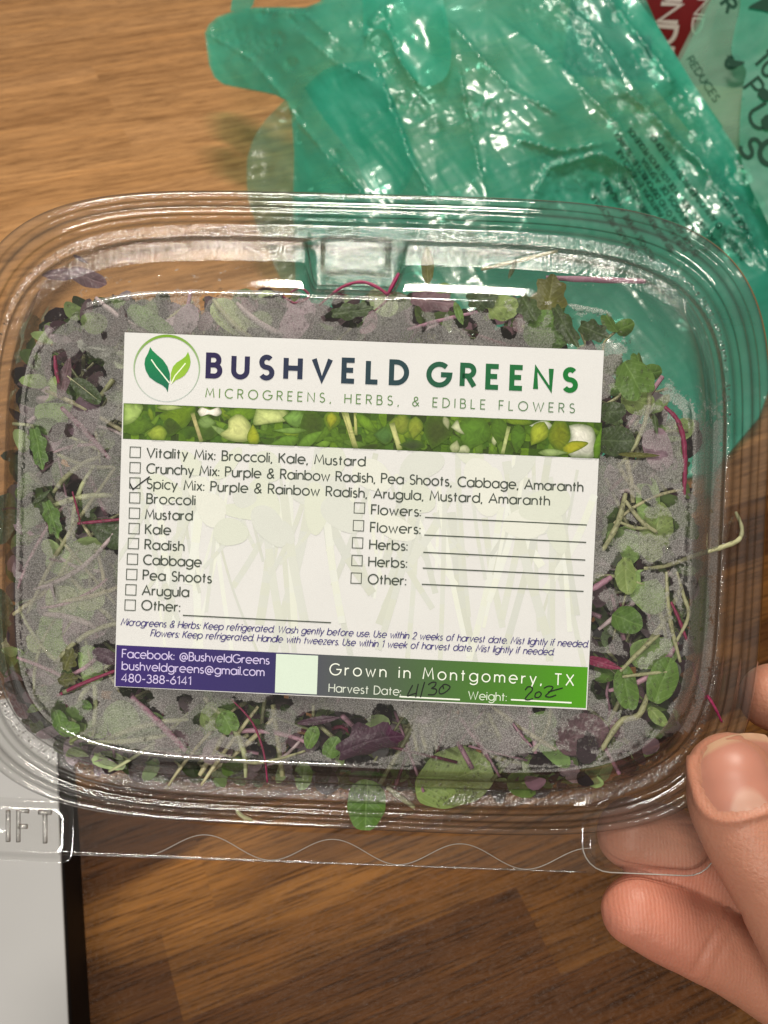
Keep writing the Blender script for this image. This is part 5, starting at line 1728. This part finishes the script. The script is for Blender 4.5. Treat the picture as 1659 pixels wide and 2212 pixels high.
def to_photo(p):
    q = CAMR.transposed() @ (p - CAMP)
    return 830 + F * q.x / -q.z, 1106 - F * q.y / -q.z, -q.z
NC, NAX = (1600, 1670), Vector((.24, .97)).normalized()      # nail centre, direction to its root
NW, NL = 92, 86
def nail_uv(x, y):
    dx, dy = x - NC[0], y - NC[1]
    return (dx * NAX.y - dy * NAX.x) / NW, (dx * NAX.x + dy * NAX.y) / NL
pad = []
me.calc_loop_triangles()
nrm = [v.normal.copy() for v in me.vertices]
for i, v in enumerate(me.vertices):
    x, y, d = to_photo(v.co)
    front = (nrm[i].dot((CAMP - v.co).normalized()))
    off = 0
    pd = 0
    zz = (D0 - d) / S - zface(x, y)
    if zz > -60 and front > 0 and (y - 1744) < (x - 1505) * 1.30 + 25:                       # thumb
        u, w_ = nail_uv(x, y)
        q = (abs(u) ** 3 + abs(w_) ** 3) ** (1 / 3)
        if q < 1:
            off -= 4.5 * sstep(1.0, .86, q)
        if q >= .9:
            off += 8.0 * math.exp(-((q - 1.12) / .10) ** 2) * (1 if w_ > -.7 else .3) - 3.5 * math.exp(-((q - .99) / .035) ** 2)
        # knuckle wrinkles
        for cx, cy_, dp in ((1690, 1900, 2.6), (1712, 1938, 2.2), (1668, 1868, 2.4), (1650, 1842, 1.5), (1640, 1812, 1.2), (1630, 1792, .9)):
            t = (x - cx) * .45 + (y - cy_) * .89 + 5 * noise.noise(Vector((x / 22, y / 22, cy_)))
            off -= dp * math.exp(-(t / 3.2) ** 2) * (.5 + noise.noise(Vector((x / 30, y / 30, cx))))
        pd = .35
    elif zz > -250 and y > 1880:                     # finger below the tab: pad and creases
        for (ax, ay, bx, by, dp) in ((1574, 1963, 1500, 2100, 6), (1600, 1975, 1530, 2118, 2.5)):
            d_, s_ = seg_d(x, y, (ax, ay), (bx, by))
            off -= dp * math.exp(-(d_ / 6) ** 2)
        pd = .35 + .5 * sstep(1640, 1440, x)
    else:
        pd = .35 + .5 * sstep(1640, 1440, x) * sstep(1840, 1900, y)
    off += 1.2 * noise.noise(v.co * 260)
    v.co += nrm[i] * off * S
    pad.append(pd)
a_ = me.attributes.new('pad', 'FLOAT', 'POINT')
a_.data.foreach_set('value', pad)
me.materials.clear()
me.materials.append(M_SKIN)
me.polygons.foreach_set('use_smooth', [True] * len(me.polygons))
me.update()
hand = bpy.data.objects.new('hand', me)
COL.objects.link(hand)
tag(hand, 'bare hand gripping the lower right corner of the container, thumb in front', 'person')

from mathutils.bvhtree import BVHTree
bvh = BVHTree.FromPolygons([v.co.copy() for v in me.vertices], [tuple(p.vertices) for p in me.polygons])
nb = []
nu, nv = 33, 33
ncol = []
vv, ff = [], []
for j in range(nv):
    for i in range(nu):
        a, b_ = -1 + 2 * i / (nu - 1), -1 + 2 * j / (nv - 1)
        # square to squircle
        u, w_ = a * math.sqrt(1 - b_ * b_ * .36), b_ * math.sqrt(1 - a * a * .36)
        dx = NAX.y * u * NW * .98 + NAX.x * w_ * NL * .98
        dy = -NAX.x * u * NW * .98 + NAX.y * w_ * NL * .98
        x, y = NC[0] + dx, NC[1] + dy
        r = ray(x, y)
        hit = bvh.ray_cast(CAMP, r.normalized())
        q = max(abs(a), abs(b_))
        lift = (4.5 - 5.5 * max(0, q - .75) / .25 * (1 if b_ > -.8 or abs(a) > .8 else .2)) * S
        p = hit[0] if hit[0] else at_depth(x, y, D0)
        vv.append(p - r.normalized() * lift)
        ncol.append(.5 + .5 * b_)
# relax the nail into a smooth plate
for it in range(10):
    nvv = [v.copy() for v in vv]
    for j in range(1, nv - 1):
        for i in range(1, nu - 1):
            k = j * nu + i
            nvv[k] = vv[k] * .4 + (vv[k - 1] + vv[k + 1] + vv[k - nu] + vv[k + nu]) * .15
    vv = nvv
for j in range(nv - 1):
    for i in range(nu - 1):
        ff.append((j * nu + i, j * nu + i + 1, (j + 1) * nu + i + 1, (j + 1) * nu + i))
def nail_mat():
    m, nt, out = new_mat('nail')
    at = nd(nt, 'Attribute', {'attribute_name': 'along'}).outputs['Fac']
    ac = nd(nt, 'Attribute', {'attribute_name': 'across'}).outputs['Fac']
    # pale half moon at the root, pale free edge
    q = math_(nt, 'SUBTRACT', at, math_(nt, 'MULTIPLY', math_(nt, 'MULTIPLY', ac, ac), -.5))
    moon = ramp(nt, math_(nt, 'SUBTRACT', at, math_(nt, 'MULTIPLY', math_(nt, 'MULTIPLY', ac, ac), .9)), [(.66, (0, 0, 0)), (.76, (1, 1, 1))])
    edge = ramp(nt, math_(nt, 'ADD', at, math_(nt, 'MULTIPLY', math_(nt, 'MULTIPLY', ac, ac), -.06)), [(.06, (1, 1, 1)), (.12, (0, 0, 0))])
    c = mixrgb(nt, moon, (.44, .19, .135), (.50, .28, .21))
    c = mixrgb(nt, edge, c, (.50, .30, .19))
    b = nd(nt, 'BsdfPrincipled', Base_Color=c, Roughness=.44)
    b.inputs['Subsurface Weight'].default_value = .15
    b.inputs['Subsurface Radius'].default_value = (1, .4, .25)
    b.inputs['Subsurface Scale'].default_value = .002
    nt.links.new(b.outputs[0], out.inputs[0])
    return m
acr = [-1 + 2 * (k % nu) / (nu - 1) for k in range(nu * nv)]
mesh_obj('thumbnail', vv, ff, nail_mat(), hand, True, {'along': ('FLOAT', ncol), 'across': ('FLOAT', acr)})
